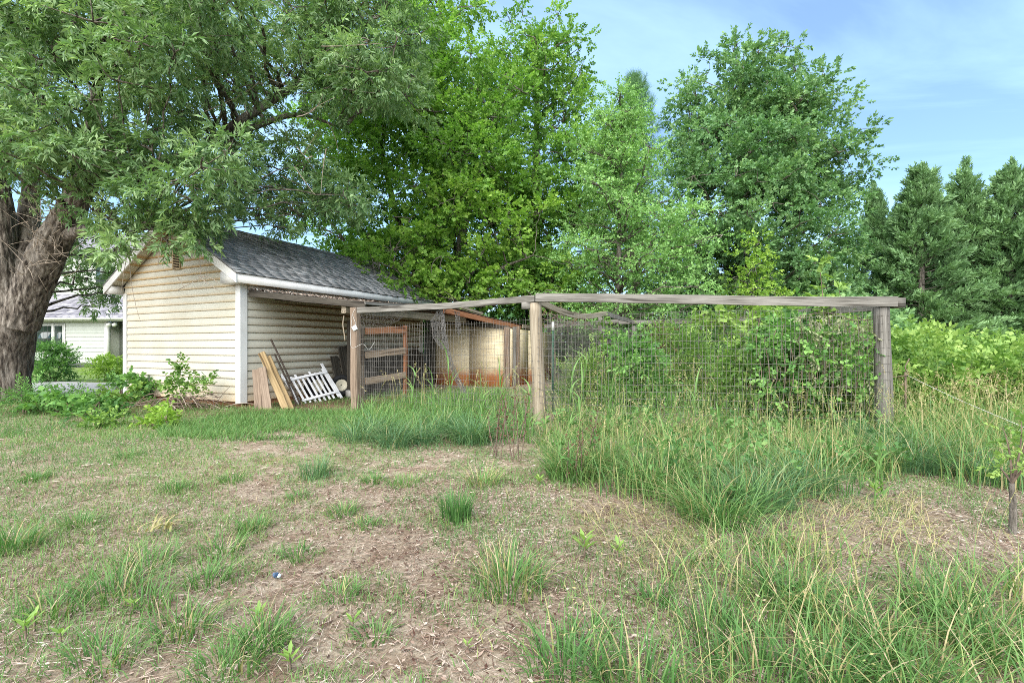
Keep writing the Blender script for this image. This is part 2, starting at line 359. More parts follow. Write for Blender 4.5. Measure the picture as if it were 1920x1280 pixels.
# ------------------------------------------------------------------ shed
U = np.array((.905, -.425, 0.)); V_ = np.array((.425, .905, 0.)); C0 = np.array((-5.13, 8.98, 0.)); ZU = np.array((0, 0, 1.))
def P(u, v, z): return C0 + U * u + V_ * v + ZU * z
WID, LEN, EX, Z0 = 3.9, 5.7, .147, .10
PEAK, EAVE, OV, OVF = 3.82, 2.50, .28, .28
SL = (PEAK - EAVE) / (WID / 2 + OV)
def siding_mat(name, side):
    m, nt, b, _ = nodes(name)
    geo = nd(nt, 'NewGeometry'); v = geo.outputs['Position']; sp = nd(nt, 'SeparateXYZ'); nt.links.new(v, sp.inputs[0])
    z = sp.outputs[2]
    fr = mth(nt, 'FRACT', mth(nt, 'DIVIDE', mth(nt, 'SUBTRACT', z, Z0), EX))
    dvec = nd(nt, 'VectorMath', operation='DOT_PRODUCT'); dvec.inputs[1].default_value = tuple(V_ if side else -U)
    off = nd(nt, 'VectorMath', operation='SUBTRACT'); off.inputs[1].default_value = tuple(C0); nt.links.new(v, off.inputs[0]); nt.links.new(off.outputs[0], dvec.inputs[0])
    along = dvec.outputs['Value']
    streak = noise(nt, v, 1.0, 5, .75, (9, 9, 1.2)); cloud = noise(nt, v, 1.3, 3, .5)
    lip = nd(nt, 'MapRange', interpolation_type='SMOOTHSTEP'); nt.links.new(fr, lip.inputs[0])
    lip.inputs[1].default_value = .62 if side else .5; lip.inputs[2].default_value = .02
    reg = nd(nt, 'MapRange', interpolation_type='SMOOTHSTEP')
    if side: nt.links.new(along, reg.inputs[0]); reg.inputs[1].default_value = -.1; reg.inputs[2].default_value = 1.7
    else: nt.links.new(z, reg.inputs[0]); reg.inputs[1].default_value = 1.4; reg.inputs[2].default_value = 3.3
    amt = mth(nt, 'MULTIPLY', lip.outputs[0], mth(nt, 'ADD', mth(nt, 'MULTIPLY', reg.outputs[0], 1.1), .2))
    amt = mth(nt, 'MULTIPLY', amt, mth(nt, 'ADD', mth(nt, 'MULTIPLY', streak, 1.1), .35), clamp=True)
    if side:
        hz = nd(nt, 'MapRange'); nt.links.new(z, hz.inputs[0]); hz.inputs[1].default_value = .3; hz.inputs[2].default_value = 1.9; hz.inputs[3].default_value = .55; hz.inputs[4].default_value = 1.1
        amt = mth(nt, 'MULTIPLY', amt, hz.outputs[0], clamp=True)
    base = ramp(nt, cloud, [(.3, (.43, .405, .325)), (.7, (.50, .48, .405))])
    st = (.13, .075, .028) if side else (.42, .27, .11)
    c = mixc(nt, amt, base, st)
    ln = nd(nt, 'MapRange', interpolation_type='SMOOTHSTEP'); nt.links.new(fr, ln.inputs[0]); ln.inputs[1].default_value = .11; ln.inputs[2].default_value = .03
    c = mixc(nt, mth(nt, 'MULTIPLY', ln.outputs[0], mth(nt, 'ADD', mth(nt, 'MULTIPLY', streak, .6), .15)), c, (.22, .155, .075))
    low = nd(nt, 'MapRange'); nt.links.new(z, low.inputs[0]); low.inputs[1].default_value = .5; low.inputs[2].default_value = .08
    c = mixc(nt, mth(nt, 'MULTIPLY', low.outputs[0], mth(nt, 'MULTIPLY', streak, .8)), c, (.55, .33, .14))
    nt.links.new(c, b.inputs['Base Color']); b.inputs['Roughness'].default_value = .55
    return m
M['siding_front'] = siding_mat('vinyl_siding_front', False); M['siding_side'] = siding_mat('vinyl_siding_side', True)
shed = empty('shed', P(-WID/2, LEN/2, 0), 'cream vinyl sided shed with grey shingle roof and white trim', 'shed')
def course(name, ax, nrm, a0, a1, t0, t1, z0, z1, base, mat, parent, lip=.026, top=.005):
    """one lap of siding: bottom edge stands proud; ends a0..a1 at the bottom, t0..t1 at the top along axis ax"""
    b = base; f = lambda a, o, z: b + ax * a + nrm * o + ZU * z
    zl = z0 + .012
    V = [f(a0, 0, z0), f(a1, 0, z0), f(a1, lip * .75, z0), f(a0, lip * .75, z0), f(a0, lip, zl), f(a1, lip, zl), f(t1, top, z1), f(t0, top, z1), f(t0, 0, z1), f(t1, 0, z1)]
    return make(name, pyd(V, [(0, 1, 2, 3), (3, 2, 5, 4), (4, 5, 6, 7), (7, 6, 9, 8), (8, 9, 1, 0), (0, 3, 4, 7, 8), (1, 9, 6, 5, 2)]), mat, parent)
n = 0; z = Z0
while z < PEAK - .35:
    z1 = min(z + EX, PEAK - .2)
    hw = lambda q: max(.02, min(WID / 2, (PEAK - .10 - q) / SL))
    lim = WID / 2 - .0
    b0, b1 = hw(z), hw(z1)
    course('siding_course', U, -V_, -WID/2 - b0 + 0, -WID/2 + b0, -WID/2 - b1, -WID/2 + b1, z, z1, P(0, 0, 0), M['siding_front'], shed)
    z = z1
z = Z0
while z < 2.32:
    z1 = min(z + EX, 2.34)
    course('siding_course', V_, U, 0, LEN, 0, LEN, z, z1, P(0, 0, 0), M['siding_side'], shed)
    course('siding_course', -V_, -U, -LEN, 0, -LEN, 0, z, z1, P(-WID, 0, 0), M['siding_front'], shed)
    z = z1
# core behind the laps (keeps the inside dark)
core = [P(-WID + .004, .004, .1), P(-.004, .004, .1), P(-.004, .004, 2.5), P(-WID/2, .004, PEAK - .12), P(-WID + .004, .004, 2.5)]
core2 = [p + V_ * (LEN - .008) for p in core]
make('wall_core', pyd(core + core2, [(0, 1, 2, 3, 4), (9, 8, 7, 6, 5), (0, 5, 6, 1), (1, 6, 7, 2), (3, 8, 9, 4), (4, 9, 5, 0)]), M['siding_front'], shed)
for (o, a, b) in ((P(-WID + .02, .03, -.15), U * (WID - .04), V_ * .12), (P(-.14, .16, -.15), U * .12, V_ * (LEN - .2))):
    box('foundation', o, a, b, ZU * .249, M['brick_red'], shed)
# corner boards
def corner(u, v, su, sv):
    w, t = .105, .036
    o = P(u, v, Z0 - .02)
    a = [o + U * su * t - V_ * sv * -t * 1, None]
    # L-shaped post wrapped around the corner
    pu, pv = U * su, V_ * sv
    pts = [o + pu * t + pv * t, o - pu * w + pv * t, o - pu * w, o, o - pv * w, o - pv * w + pu * t]
    top = [p + ZU * 2.25 for p in pts]
    make('corner_board', pyd(pts + top, [(5, 4, 3, 2, 1, 0), (6, 7, 8, 9, 10, 11)] + [(i, (i + 1) % 6, (i + 1) % 6 + 6, i + 6) for i in range(6)]), M['white_trim'], shed)
corner(0, 0, 1, -1); corner(-WID, 0, -1, -1); corner(0, LEN, 1, 1)
# roof
roof = None
M['shingle'] = None
def shingle_mat():
    m, nt, b, _ = nodes('asphalt_shingle')
    a = nd(nt, 'Attribute', attribute_name='tint'); geo = nd(nt, 'NewGeometry')
    g = noise(nt, geo.outputs['Position'], 90, 3, .7)
    c = ramp(nt, a.outputs['Fac'], [(0, (.11, .108, .107)), (.5, (.20, .197, .194)), (1, (.30, .295, .29))])
    c = mixc(nt, .5, c, ramp(nt, g, [(.3, (.5, .5, .5)), (.7, (1.3, 1.3, 1.3))]), 'MULTIPLY')
    nt.links.new(c, b.inputs['Base Color']); b.inputs['Roughness'].default_value = .95; return m
M['shingle'] = shingle_mat()
def slab(name, q, thick, mat, parent):
    q = [np.array(p, float) for p in q]; nrm = np.cross(q[1] - q[0], q[3] - q[0]); nrm /= np.linalg.norm(nrm)
    lo = [p - nrm * thick for p in q]
    return make(name, pyd(q + lo, [(0, 1, 2, 3), (7, 6, 5, 4)] + [(i, i + 4, (i + 1) % 4 + 4, (i + 1) % 4) for i in range(4)]), mat, parent)
VB = LEN + .25
er = [P(OV, -OVF, EAVE), P(OV, VB, EAVE), P(-WID/2, VB, PEAK), P(-WID/2, -OVF, PEAK)]
el = [P(-WID - OV, VB, EAVE), P(-WID - OV, -OVF, EAVE), P(-WID/2, -OVF, PEAK), P(-WID/2, VB, PEAK)]
roof = slab('roof', er, .05, M['shingle'], shed); roof2 = slab('roof', el, .05, M['shingle'], shed)
def shingles(q, parent, seed):
    r = np.random.default_rng(seed); q = [np.array(p) for p in q]
    along = q[1] - q[0]; up = q[3] - q[0]; L = np.linalg.norm(along); S = np.linalg.norm(up); along /= L; up /= S
    nrm = np.cross(along, up); ex = .14; acc = Acc(); rows = int(S / ex) + 1
    for i in range(rows):
        s0 = i * ex - .02; s1 = min(s0 + ex + .03, S); x = -.02 - (i % 2) * .15 - r.random() * .05
        while x < L:
            wd = r.uniform(.15, .34); x1 = min(x + wd, L + .02); xa = max(x, -.02)
            h = .010 + r.random() * .007; dy = r.normal(0, .006)
            if x1 > xa + .01:
                o = q[0] + along * (xa + .003) + up * (s0 + dy)
                Vv = boxv(o + nrm * .002, along * (x1 - xa - .006), up * (s1 - s0), nrm * h)
                Vv = [p - nrm * (h * .75 if k in (2, 3, 6, 7) else 0) if False else p for k, p in enumerate(Vv)]
                # top edge tucks under the next row
                for k in (2, 3, 6, 7): Vv[k] = Vv[k] - nrm * (h * .8)
                acc.add(Vv, BOXF, np.clip(r.normal(.5, .22), 0, 1))
            x = x1
    tag(make('shingles', acc.mesh(), M['shingle'], parent), kind='stuff')
shingles(er, shed, 3); shingles(el, shed, 4)
rc = Acc()
for i in range(22):
    a = P(-WID/2, -OVF + i * (VB + OVF) / 22, PEAK + .012); l = V_ * ((VB + OVF) / 22 + .02)
    for s in (-1, 1):
        rc.add(boxv(a + ZU * (i % 2) * .004, l, U * s * .14 - ZU * .14 * SL, ZU * .012), BOXF, random.uniform(.25, .7))
tag(make('ridge_caps', rc.mesh(), M['shingle'], shed), kind='stuff')
# fascias
box('eave_fascia', P(OV - .03, -OVF, EAVE - .175), U * .024, V_ * (VB + OVF), ZU * .16, M['white_trim'], shed)
box('eave_fascia', P(-WID - OV + .006, -OVF, EAVE - .175), U * .024, V_ * (VB + OVF), ZU * .16, M['white_trim'], shed)
for s in (1, -1):
    u0 = OV if s == 1 else -WID - OV
    p0 = P(u0, -OVF - .012, EAVE - .02); p1 = P(-WID/2, -OVF - .012, PEAK - .02)
    quad = [p0, p1, p1 - ZU * .18, p0 - ZU * .165]
    back = [p + V_ * .024 for p in quad]
    make('rake_fascia', pyd(quad + back, [(0, 1, 2, 3), (7, 6, 5, 4)] + [(i, i + 4, (i + 1) % 4 + 4, (i + 1) % 4) for i in range(4)]), M['white_trim'], shed)
    e0 = OV - .03 if s == 1 else -WID - OV + .03
    e1 = -.2 if s == 1 else -WID
    # cornice return box under the end of the rake
    box('cornice_return', P(min(e0, e1), -OVF + .014, EAVE - .178), U * abs(e0 - e1), V_ * (OVF - .045), ZU * (.16 if s == -1 else .22), M['white_trim'], shed)
    # sloping soffit as narrow panels
    nS = 26; Ls = (WID / 2 + OV - .02); sm = M['white_trim']
    for k in range(nS):
        a, b = k / nS, (k + .93) / nS
        ua = e0 + (-WID/2 - e0) * a; ub = e0 + (-WID/2 - e0) * b
        za = PEAK - SL * abs(ua + WID/2) - .135; zb = PEAK - SL * abs(ub + WID/2) - .135
        q = [P(ua, -OVF + .014, za), P(ub, -OVF + .014, zb), P(ub, -.03, zb), P(ua, -.03, za)]
        t = [p + ZU * .012 for p in q]
        make('soffit_panel', pyd(q + t, [(3, 2, 1, 0), (4, 5, 6, 7)] + [(i, (i + 1) % 4, (i + 1) % 4 + 4, i + 4) for i in range(4)]), M['siding_front'], shed)
box('eave_soffit', P(0.03, .0, EAVE - .17), U * (OV - .065), V_ * LEN, ZU * .012, M['siding_front'], shed)
box('frieze_board', P(.004, .16, 2.262), U * .03, V_ * (LEN - .3), ZU * .075, M['white_trim'], shed)
# louvred gable vent
vent = box('gable_vent', P(-WID/2 - .115, -.028, 2.75), U * .23, V_ * .02, ZU * .5, M['dark_in'], shed)
for (o, a, b) in ((P(-WID/2 - .13, -.045, 2.735), U * .018, ZU * .53), (P(-WID/2 + .112, -.045, 2.735), U * .018, ZU * .53), (P(-WID/2 - .111, -.045, 2.735), U * .222, ZU * .018), (P(-WID/2 - .111, -.045, 3.247), U * .222, ZU * .018)):
    box('vent_frame', o, a, V_ * .02, b, M['louver'], vent)
for k in range(14):
    box('louver', P(-WID/2 - .11, -.044, 2.765 + k * .0345), U * .22, V_ * .016 + ZU * .014, ZU * .009, M['louver'], vent)

# ------------------------------------------------------------------ white house far behind
HYD = 25.6
def hx(px, Y=HYD): return (px - 960) / F * Y
house = empty('house', (hx(80), HYD, 0), 'white sided house with grey shingle roof behind the oak and shed', 'house')
M['house_siding'] = plain('house_white_siding', (.36, .37, .335), .55, .06, 2)
M['house_roof'] = plain('house_roof_shingle', (.19, .18, .20), .95, .3, 12)
M['glass'] = plain('window_glass', (.03, .05, .04), .08, .3, 1.5, 0, 0, .8)
ev = 2.62
X0, X1, X2 = hx(-260), hx(198), hx(330)
zc = .28
while zc < ev - .02:
    z1 = min(zc + .2, ev)
    course('siding_course', np.array((1., 0, 0)), np.array((0, -1., 0)), hx(122), X1, hx(122), X1, zc, z1, np.array((0, HYD, 0)), M['house_siding'], house)
    course('siding_course', np.array((1., 0, 0)), np.array((0, -1., 0)), X1 + .3, X2, X1 + .3, X2, zc, z1, np.array((0, HYD + .9, 0)), M['house_siding'], house)
    if zc < .75 or zc > 2.38: course('siding_course', np.array((1., 0, 0)), np.array((0, -1., 0)), hx(57), hx(122), hx(57), hx(122), zc, z1, np.array((0, HYD, 0)), M['house_siding'], house)
    course('siding_course', np.array((1., 0, 0)), np.array((0, -1., 0)), X0, hx(57), X0, hx(57), zc, z1, np.array((0, HYD, 0)), M['house_siding'], house)
    zc = z1
box('wall', (X0, HYD + .004, .0), (X1 - X0, 0, 0), (0, 7, 0), (0, 0, ev - .01), M['house_siding'], house)
box('wall', (X1, HYD + .904, .0), (X2 - X1, 0, 0), (0, 6, 0), (0, 0, ev - .01), M['house_siding'], house)
box('foundation', (X0, HYD - .01, -.1), (X2 - X0 - 4.2, 0, 0), (0, .3, 0), (0, 0, .38), M['block_grey'], house)
box('corner_board', (X1 - .05, HYD - .03, .25), (.2, 0, 0), (0, .2, 0), (0, 0, ev - .25), M['white_trim'], house)
box('door_frame', (X1 + .26, HYD + .86, .25), (.14, 0, 0), (0, .06, 0), (0, 0, 2.2), M['white_trim'], house)
win = box('window', (hx(59), HYD - .02, .85), (hx(121) - hx(59), 0, 0), (0, .03, 0), (0, 0, 1.5), M['white_trim'], house)
for a, b in ((62, 97), (103, 117)):
    box('pane', (hx(a), HYD - .03, .92), (hx(b) - hx(a), 0, 0), (0, .008, 0), (0, 0, 1.36), M['glass'], win)
    k = 5 if b - a > 20 else 2
    for i in range(1, k):
        box('muntin', (hx(a) + (hx(b) - hx(a)) * i / k, HYD - .036, .92), (.012, 0, 0), (0, .005, 0), (0, 0, 1.36), M['block_grey'], win)
    for i in range(1, 4):
        box('muntin', (hx(a), HYD - .0365, .92 + 1.36 * i / 4), (hx(b) - hx(a), 0, 0), (0, .005, 0), (0, 0, .012), M['block_grey'], win)
for x0, x1_, px in ((hx(56), hx(59), 0), (hx(121), hx(123.5), 0), (hx(98), hx(102), 0)):
    box('window_trim', (x0, HYD - .045, .8), (x1_ - x0, 0, 0), (0, .03, 0), (0, 0, 1.6), M['white_trim'], win)
hr = slab('roof', [(X0 - .3, HYD - .45, ev + .05), (X2 + .3, HYD - .45, ev + .05), (X2 + .3, HYD + 3.2, 4.55), (X0 - .3, HYD + 3.2, 4.55)], .08, M['house_roof'], house)
ra = Acc(); rr_ = np.random.default_rng(9)
for i in range(22):
    s0, s1 = i / 22, (i + 1.1) / 22; x = X0 - .3 - (i % 2) * .2
    while x < X2:
        w_ = rr_.uniform(.25, .5)
        ya, yb = HYD - .45 + 3.65 * s0, HYD - .45 + 3.65 * s1; za, zb = ev + .055 + 1.88 * s0, ev + .055 + 1.88 * s1
        ra.add(boxv((x, ya, za), (w_ - .01, 0, 0), (0, yb - ya, zb - za - .012), (0, -.004, .02)), BOXF, rr_.random()); x += w_
tag(make('shingles', ra.mesh(), M['shingle'], house), kind='stuff')
M['house_shingle'] = foliage('house_shingle', [(0, (.15, .145, .165)), (.5, (.24, .23, .25)), (1, (.33, .32, .34))], trans=0., rough=.95, spec=.1)
bpy.data.objects[COL.objects[-1].name].data.materials[0] = M['house_shingle']
box('eave_fascia', (X0 - .3, HYD - .48, ev - .1), (X2 - X0 + .6, 0, 0), (0, .03, 0), (0, 0, .15), M['white_trim'], house)
box('gutter', (X0 - .3, HYD - .59, ev - .03), (X2 - X0 + .6, 0, 0), (0, .1, 0), (0, 0, .1), M['white_trim'], house)
box('eave_soffit', (X0 - .3, HYD - .44, ev - .09), (X2 - X0 + .6, 0, 0), (0, .42, 0), (0, 0, .02), M['house_siding'], house)
fl = box('floodlight', (hx(206), HYD - .12, 2.34), (.12, 0, 0), (0, .1, 0), (0, 0, .1), M['white_trim'], house)
for dx in (.12, .42):
    V0, Q0 = tube_arr([(hx(206) + dx, HYD - .1, 2.42), (hx(206) + dx + .06, HYD - .22, 2.36), (hx(206) + dx + .08, HYD - .34, 2.3)], [.04, .09, .10], 10)
    make('lamp_head', npmesh(V0, Q0, smooth=True), M['white_trim'], fl)
zc = 4.2; HY2 = HYD + 2.6
while zc < 6.9:
    course('siding_course', np.array((1., 0, 0)), np.array((0, -1., 0)), hx(-200), hx(188), hx(-200), hx(188), zc, zc + .2, np.array((0, HY2, 0)), M['house_siding'], house); zc += .2
box('upper_wall', (hx(-200), HY2 + .004, 4.0), (hx(188) - hx(-200), 0, 0), (0, 4, 0), (0, 0, 3.0), M['house_siding'], house)
uw = box('window', (hx(100), HY2 - .06, 4.75), (.75, 0, 0), (0, .04, 0), (0, 0, 1.4), M['white_trim'], house)
box('pane', (hx(100) + .08, HY2 - .07, 4.83), (.59, 0, 0), (0, .008, 0), (0, 0, 1.24), M['glass'], uw)
slab('roof', [(hx(-210), HY2 - .5, 6.85), (hx(196), HY2 - .5, 6.85), (hx(196), HY2 + 3.2, 8.6), (hx(-210), HY2 + 3.2, 8.6)], .1, M['house_roof'], house)

# ------------------------------------------------------------------ lean-to on the shed's side
lean = empty('lean_to', P(1.2, 2, 0), 'sagging open lean-to roof on old timbers against the shed side', 'lean-to')
outer = [W(688, 564, 8.6), W(760, 569, 9.9), W(838, 573, 11.2), W(905, 591, 12.9), W(978, 607, 15.0), W(1057, 618, 18.4)]
inner = [P(.02, .16, 2.235), P(.02, 1.6, 2.235), P(.02, 3.0, 2.23), P(.02, 4.8, 2.22), P(.3, 7.2, 2.12), P(.6, 10.4, 2.05)]
M['roof_sheet'] = plain('rotten_plywood', (.085, .065, .048), .9, .45, 5)
oc, ic = crv(outer, 26), crv(inner, 26)
rw = []
for j in range(9):
    t = j / 8; rw.append(ic * (1 - t) + oc * t - np.array((0, 0, 1.)) * (.05 * math.sin(t * math.pi)))
rw = np.array(rw)
top = rw.reshape(-1, 3); bot = top - np.array((0, 0, .022)); m_ = 26
ii = np.arange(8)[:, None] * m_; kk = np.arange(m_ - 1)[None]
Qt = np.stack([ii + kk, ii + kk + 1, ii + m_ + kk + 1, ii + m_ + kk], -1).reshape(-1, 4)
nb = len(top)
edge = [(k, k + 1, k + 1 + nb, k + nb) for k in range(m_ - 1)] + [(8*m_ + k + 1, 8*m_ + k, 8*m_ + k + nb, 8*m_ + k + 1 + nb) for k in range(m_ - 1)] \
     + [((j + 1)*m_, j*m_, j*m_ + nb, (j + 1)*m_ + nb) for j in range(8)] + [(j*m_ + m_ - 1, (j+1)*m_ + m_ - 1, (j+1)*m_ + m_ - 1 + nb, j*m_ + m_ - 1 + nb) for j in range(8)]
make('roof_sheet', npmesh(np.vstack([top, bot]), np.vstack([Qt[:, ::-1], Qt + nb, np.array(edge)])), M['roof_sheet'], lean)
dn = np.array((0, 0, -.08))
board('front_board', np.array(P(.06, .13, 2.245)) + dn, np.array(W(686, 566, 8.57)) + dn * .75, .115, .045, ZU, M['dark_wood'], lean, 10, .004)
board('edge_board', np.array(W(684, 566, 8.5)) + dn * .3, np.array(W(836, 576, 11.1)) + dn * .3, .05, .03, ZU, M['grey_wood'], lean, 8)
board('edge_board', np.array(W(832, 577, 11.1)) + dn * .7, np.array(W(976, 611, 14.9)) + dn * .7, .13, .045, ZU, M['red_wood'], lean, 8)
board('edge_board', np.array(W(980, 610, 14.9)) + dn * .4, np.array(W(1055, 620, 18.2)) + dn * .4, .12, .045, ZU, M['pale_wood'], lean, 6)
board('edge_board', np.array(W(866, 576, 10.9)), np.array(W(905, 587, 12.2)) + dn * .2, .06, .03, ZU, M['pale_wood'], lean, 4)
for k, (i, t0) in enumerate(((2, .0), (6, .0), (10, .0), (14, .0), (18, .05))):
    board('rafter', ic[i] * (1 - t0) + oc[i] * t0 + dn * 1.1, oc[i] + dn * 1.0, .12, .04, ZU, M['dark_wood'] if k % 2 == 0 else M['red_wood'], lean, 5, .004)
board('beam', W(644, 579, 8.72), np.array(W(644, 579, 8.72)) + V_ * 4.3 + ZU * .02, .165, .11, ZU, M['pale_wood'], lean, 6)
pa = G(667, 769)
board('post', pa + Vector((0, 0, -.1)), Vector((pa.x - .01, pa.y, 1.86)), .15, .13, U, M['brown_wood'], lean, 8, .004)
board('post', W(655, 728, 10.6) + Vector((0, 0, -.1)), W(655, 600, 10.6), .10, .06, U, M['dark_wood'], lean, 5)
q_ = G(812, 722)
board('post', q_ + Vector((0, 0, -.1)), W(812, 590, q_.y), .1, .09, U, M['dark_wood'], lean, 5)
# leaf debris on the lean-to roof
deb = Acc(); r_ = np.random.default_rng(21)
for _ in range(1500):
    j = r_.random() ** 2.2 * .55; i = int(r_.random() ** 1.5 * 12); p = ic[i] * (1 - j) + oc[i] * j + V_ * r_.uniform(-.1, .25) + ZU * (.012 + r_.random() * .03 * (1 - j))
    a = r_.normal(0, 1, 3); a[2] *= .4; a /= np.linalg.norm(a); b = np.cross(a, r_.normal(0, 1, 3)); b /= np.linalg.norm(b)
    l, w_ = r_.uniform(.03, .08), r_.uniform(.006, .02)
    deb.add([p - a*l/2, p + b*w_/2, p + a*l/2, p - b*w_/2], [(0, 1, 2, 3)], r_.random())
tag(make('leaf_debris', deb.mesh(), M['litter'], lean), kind='stuff')
hang = W(645, 592, 8.7)
tube('hanging_strap', crv([hang, hang + Vector((-.02, 0, -.15)), hang + Vector((.0, 0, -.3)), hang + Vector((.02, 0, -.46))], 10), .011, M['pale_wood'], lean, 5)

# ------------------------------------------------------------------ plywood coop under the far end of the lean-to
K = np.array(G(950, 727)); coop = empty('chicken_coop', K, 'beige plywood coop wall stained with red clay under the lean-to', 'coop')
def ply_mat():
    m, nt, b, _ = nodes('stained_plywood'); geo = nd(nt, 'NewGeometry'); v = geo.outputs['Position']
    sp = nd(nt, 'SeparateXYZ'); nt.links.new(v, sp.inputs[0])
    c0 = ramp(nt, noise(nt, v, 1.0, 5, .6, (2, 2, 9)), [(.3, (.46, .37, .23)), (.7, (.62, .53, .36))])
    nz = noise(nt, v, 3.0, 4, .6); lvl = mth(nt, 'ADD', sp.outputs[2], mth(nt, 'MULTIPLY', nz, -.55))
    mr = nd(nt, 'MapRange', interpolation_type='SMOOTHSTEP'); nt.links.new(lvl, mr.inputs[0]); mr.inputs[1].default_value = .36; mr.inputs[2].default_value = -.08
    c = mixc(nt, mr.outputs[0], c0, (.40, .15, .055)); nt.links.new(c, b.inputs['Base Color']); b.inputs['Roughness'].default_value = .85; return m
M['ply'] = ply_mat()
for a, b in ((0, 1.22), (1.225, 2.5)):
    o = K - U * b; box('wall_panel', o - ZU * .1, U * (b - a), V_ * .02, ZU * (1.84 + .14 * a), M['ply'], coop)
for a, b in ((.16, 1.5), (1.505, 3.7)):
    box('wall_panel', K + V_ * a - ZU * .1 + U * .02, V_ * (b - a), U * -.02, ZU * 1.76, M['ply'], coop)
board('corner_post', K + U * .03 - V_ * .04 - ZU * .1, K + U * .03 - V_ * .04 + ZU * 1.70, .16, .09, U, M['brown_wood'], coop, 5)
board('door_jamb', K + U * .10 + V_ * .30 - ZU * .1, K + U * .10 + V_ * .30 + ZU * 1.72, .10, .05, U, M['grey_wood'], coop, 5)
board('door_jamb', K + U * .10 + V_ * .55 - ZU * .1, K + U * .10 + V_ * .55 + ZU * 1.75, .09, .06, U, M['brown_wood'], coop, 5)
board('top_plate', K - U * 2.4 - V_ * .05 + ZU * 1.94, K + U * .1 - V_ * .05 + ZU * 1.68, .1, .05, ZU, M['dark_wood'], coop, 4)
board('far_post', K + V_ * 3.7 + U * .05 - ZU * .1, K + V_ * 3.7 + U * .05 + ZU * 1.7, .11, .08, U, M['pale_wood'], coop, 4)

# ------------------------------------------------------------------ wire fence of the run
def wire_panel(name, p0, p1, zt0, zt1, parent, dx=.0508, dz=.1016, r=.0021, zb=.0, sag=.02, seed=0, lean=.0):
    g = np.random.default_rng(seed); p0 = np.array(p0, float); p1 = np.array(p1, float); p0[2] = p1[2] = 0
    d = p1 - p0; L = np.linalg.norm(d); d /= L; nrm = np.array((-d[1], d[0], 0)); acc = Acc()
    ph = g.random(3) * 6
    def pt(s, z): return p0 + d * s + ZU * z + nrm * (sag * (math.sin(s * 2.1 + ph[0]) * math.sin(z * 2.2 + ph[1])) + lean * z) + d * (.012 * math.sin(z * 3 + s * 1.7 + ph[2]))
    zt = lambda s: zt0 + (zt1 - zt0) * s / L + .012 * math.sin(s * 3.1 + ph[0])
    for k in range(int(L / dx) + 1):
        s = k * dx + g.normal(0, .003); zz_ = np.linspace(zb, zt(s), 6)
        V0, Q0 = tube_arr([pt(s, q) for q in zz_], r, 3, closed=False); acc.add(V0, Q0, .5)
    zmax = max(zt0, zt1); q = zb + .02
    while q < zmax + dz * .5:
        ss = np.linspace(0, L, max(6, int(L / .35)))
        V0, Q0 = tube_arr([pt(s, min(q * (zt(s) / zmax), zt(s))) for s in ss], r * 1.1, 3, closed=False); acc.add(V0, Q0, .5); q += dz
    return make(name, acc.mesh(), M['rusty_wire'], parent)
BP, CP = Vector((.42, 7.06, 0)), Vector((4.80, 6.10, 0))
AP = Vector((pa.x + .1, pa.y - .06, 0))
DP, EP = Vector((1.93, 10.25, 0)), Vector((3.28, 12.8, 0))
FP = Vector((6.6, 12.2, 0))
run = empty('run_fence', BP, 'weathered timber and welded wire fence around the overgrown chicken run', 'fence')
def post_round(p, top, r, lean, mat, sides=20, name='post'):
    pts = [p + Vector((0, 0, -.15)), p + Vector((lean[0] * .35, lean[1] * .35, top * .35)), p + Vector((lean[0] * .7, lean[1] * .7, top * .7)), p + Vector((lean[0], lean[1], top))]
    pp = crv(pts, 14); rad = np.linspace(r * 1.05, r * .97, 14)
    V0, Q0 = tube_arr(pp, rad, sides, .05, int(r * 1000), r * .02)
    ang = np.arctan2(V0[:, 1] - p.y, V0[:, 0] - p.x)
    return make(name, npmesh(V0, Q0, smooth=True, extra=np.stack([V0[:, 2], np.cos(ang) * r * 2 + p.x, np.sin(ang) * r * 2], -1)), mat, run)
post_round(BP, 1.80, .094, (-.075, 0), M['pale_wood']); post_round(CP, 1.66, .092, (-.06, 0), M['grey_wood'], 24)
post_round(DP, 1.80, .075, (0, 0), M['grey_wood'], 12); post_round(EP, 1.72, .055, (0, 0), M['grey_wood'], 10)
post_round(FP, 1.72, .06, (0, 0), M['grey_wood'], 10); post_round(Vector((4.95, 12.5, 0)), 1.7, .055, (0, 0), M['grey_wood'], 10)
post_round(W(1512, 650, 7.9) * 1.0 - Vector((0, 0, 1.15)), 1.62, .07, (.02, 0), M['dark_wood'], 12)
bt, ct = W(1003, 558.5, 6.98), W(1682, 566, 5.97)
board('rail', Vector(W(671, 582, 8.45)), bt + Vector((.0, 0, -.01)), .10, .045, ZU, M['grey_wood'], run, 14, .003, lambda s: (0, 0, -.018 * math.sin(s * math.pi)))
board('rail', bt + Vector((.012, -.004, .003)), ct, .125, .045, ZU, M['grey_wood'], run, 18, .0025, lambda s: (0, 0, .006 * math.sin(s * math.pi * 2)))
box('rail_block', W(978, 566, 7.02), (.22, -.01, 0), (0, .045, 0), (0, 0, -.105), M['grey_wood'], run)
box('rail_block', W(1683, 558, 6.06), (.105, .0, 0), (0, .14, 0), (0, 0, -.125), M['grey_wood'], run)
dt = W(1136, 588, 10.1)
board('rail', bt + Vector((.05, .08, -.05)), dt, .10, .04, ZU, M['pale_wood'], run, 14, .002, lambda s: (0, 0, -.13 * math.sin(s * math.pi) ** 1.2))
board('rail', dt + Vector((.0, .03, 0)), W(1186, 603, 12.7), .10, .04, ZU, M['grey_wood'], run, 6)
board('rail', W(1160, 604, 12.8), W(1440, 602, 12.2), .10, .04, ZU, M['grey_wood'], run, 10)
board('rail', W(1020, 612, 13.6), W(1170, 601, 12.85), .10, .04, ZU, M['grey_wood'], run, 8)
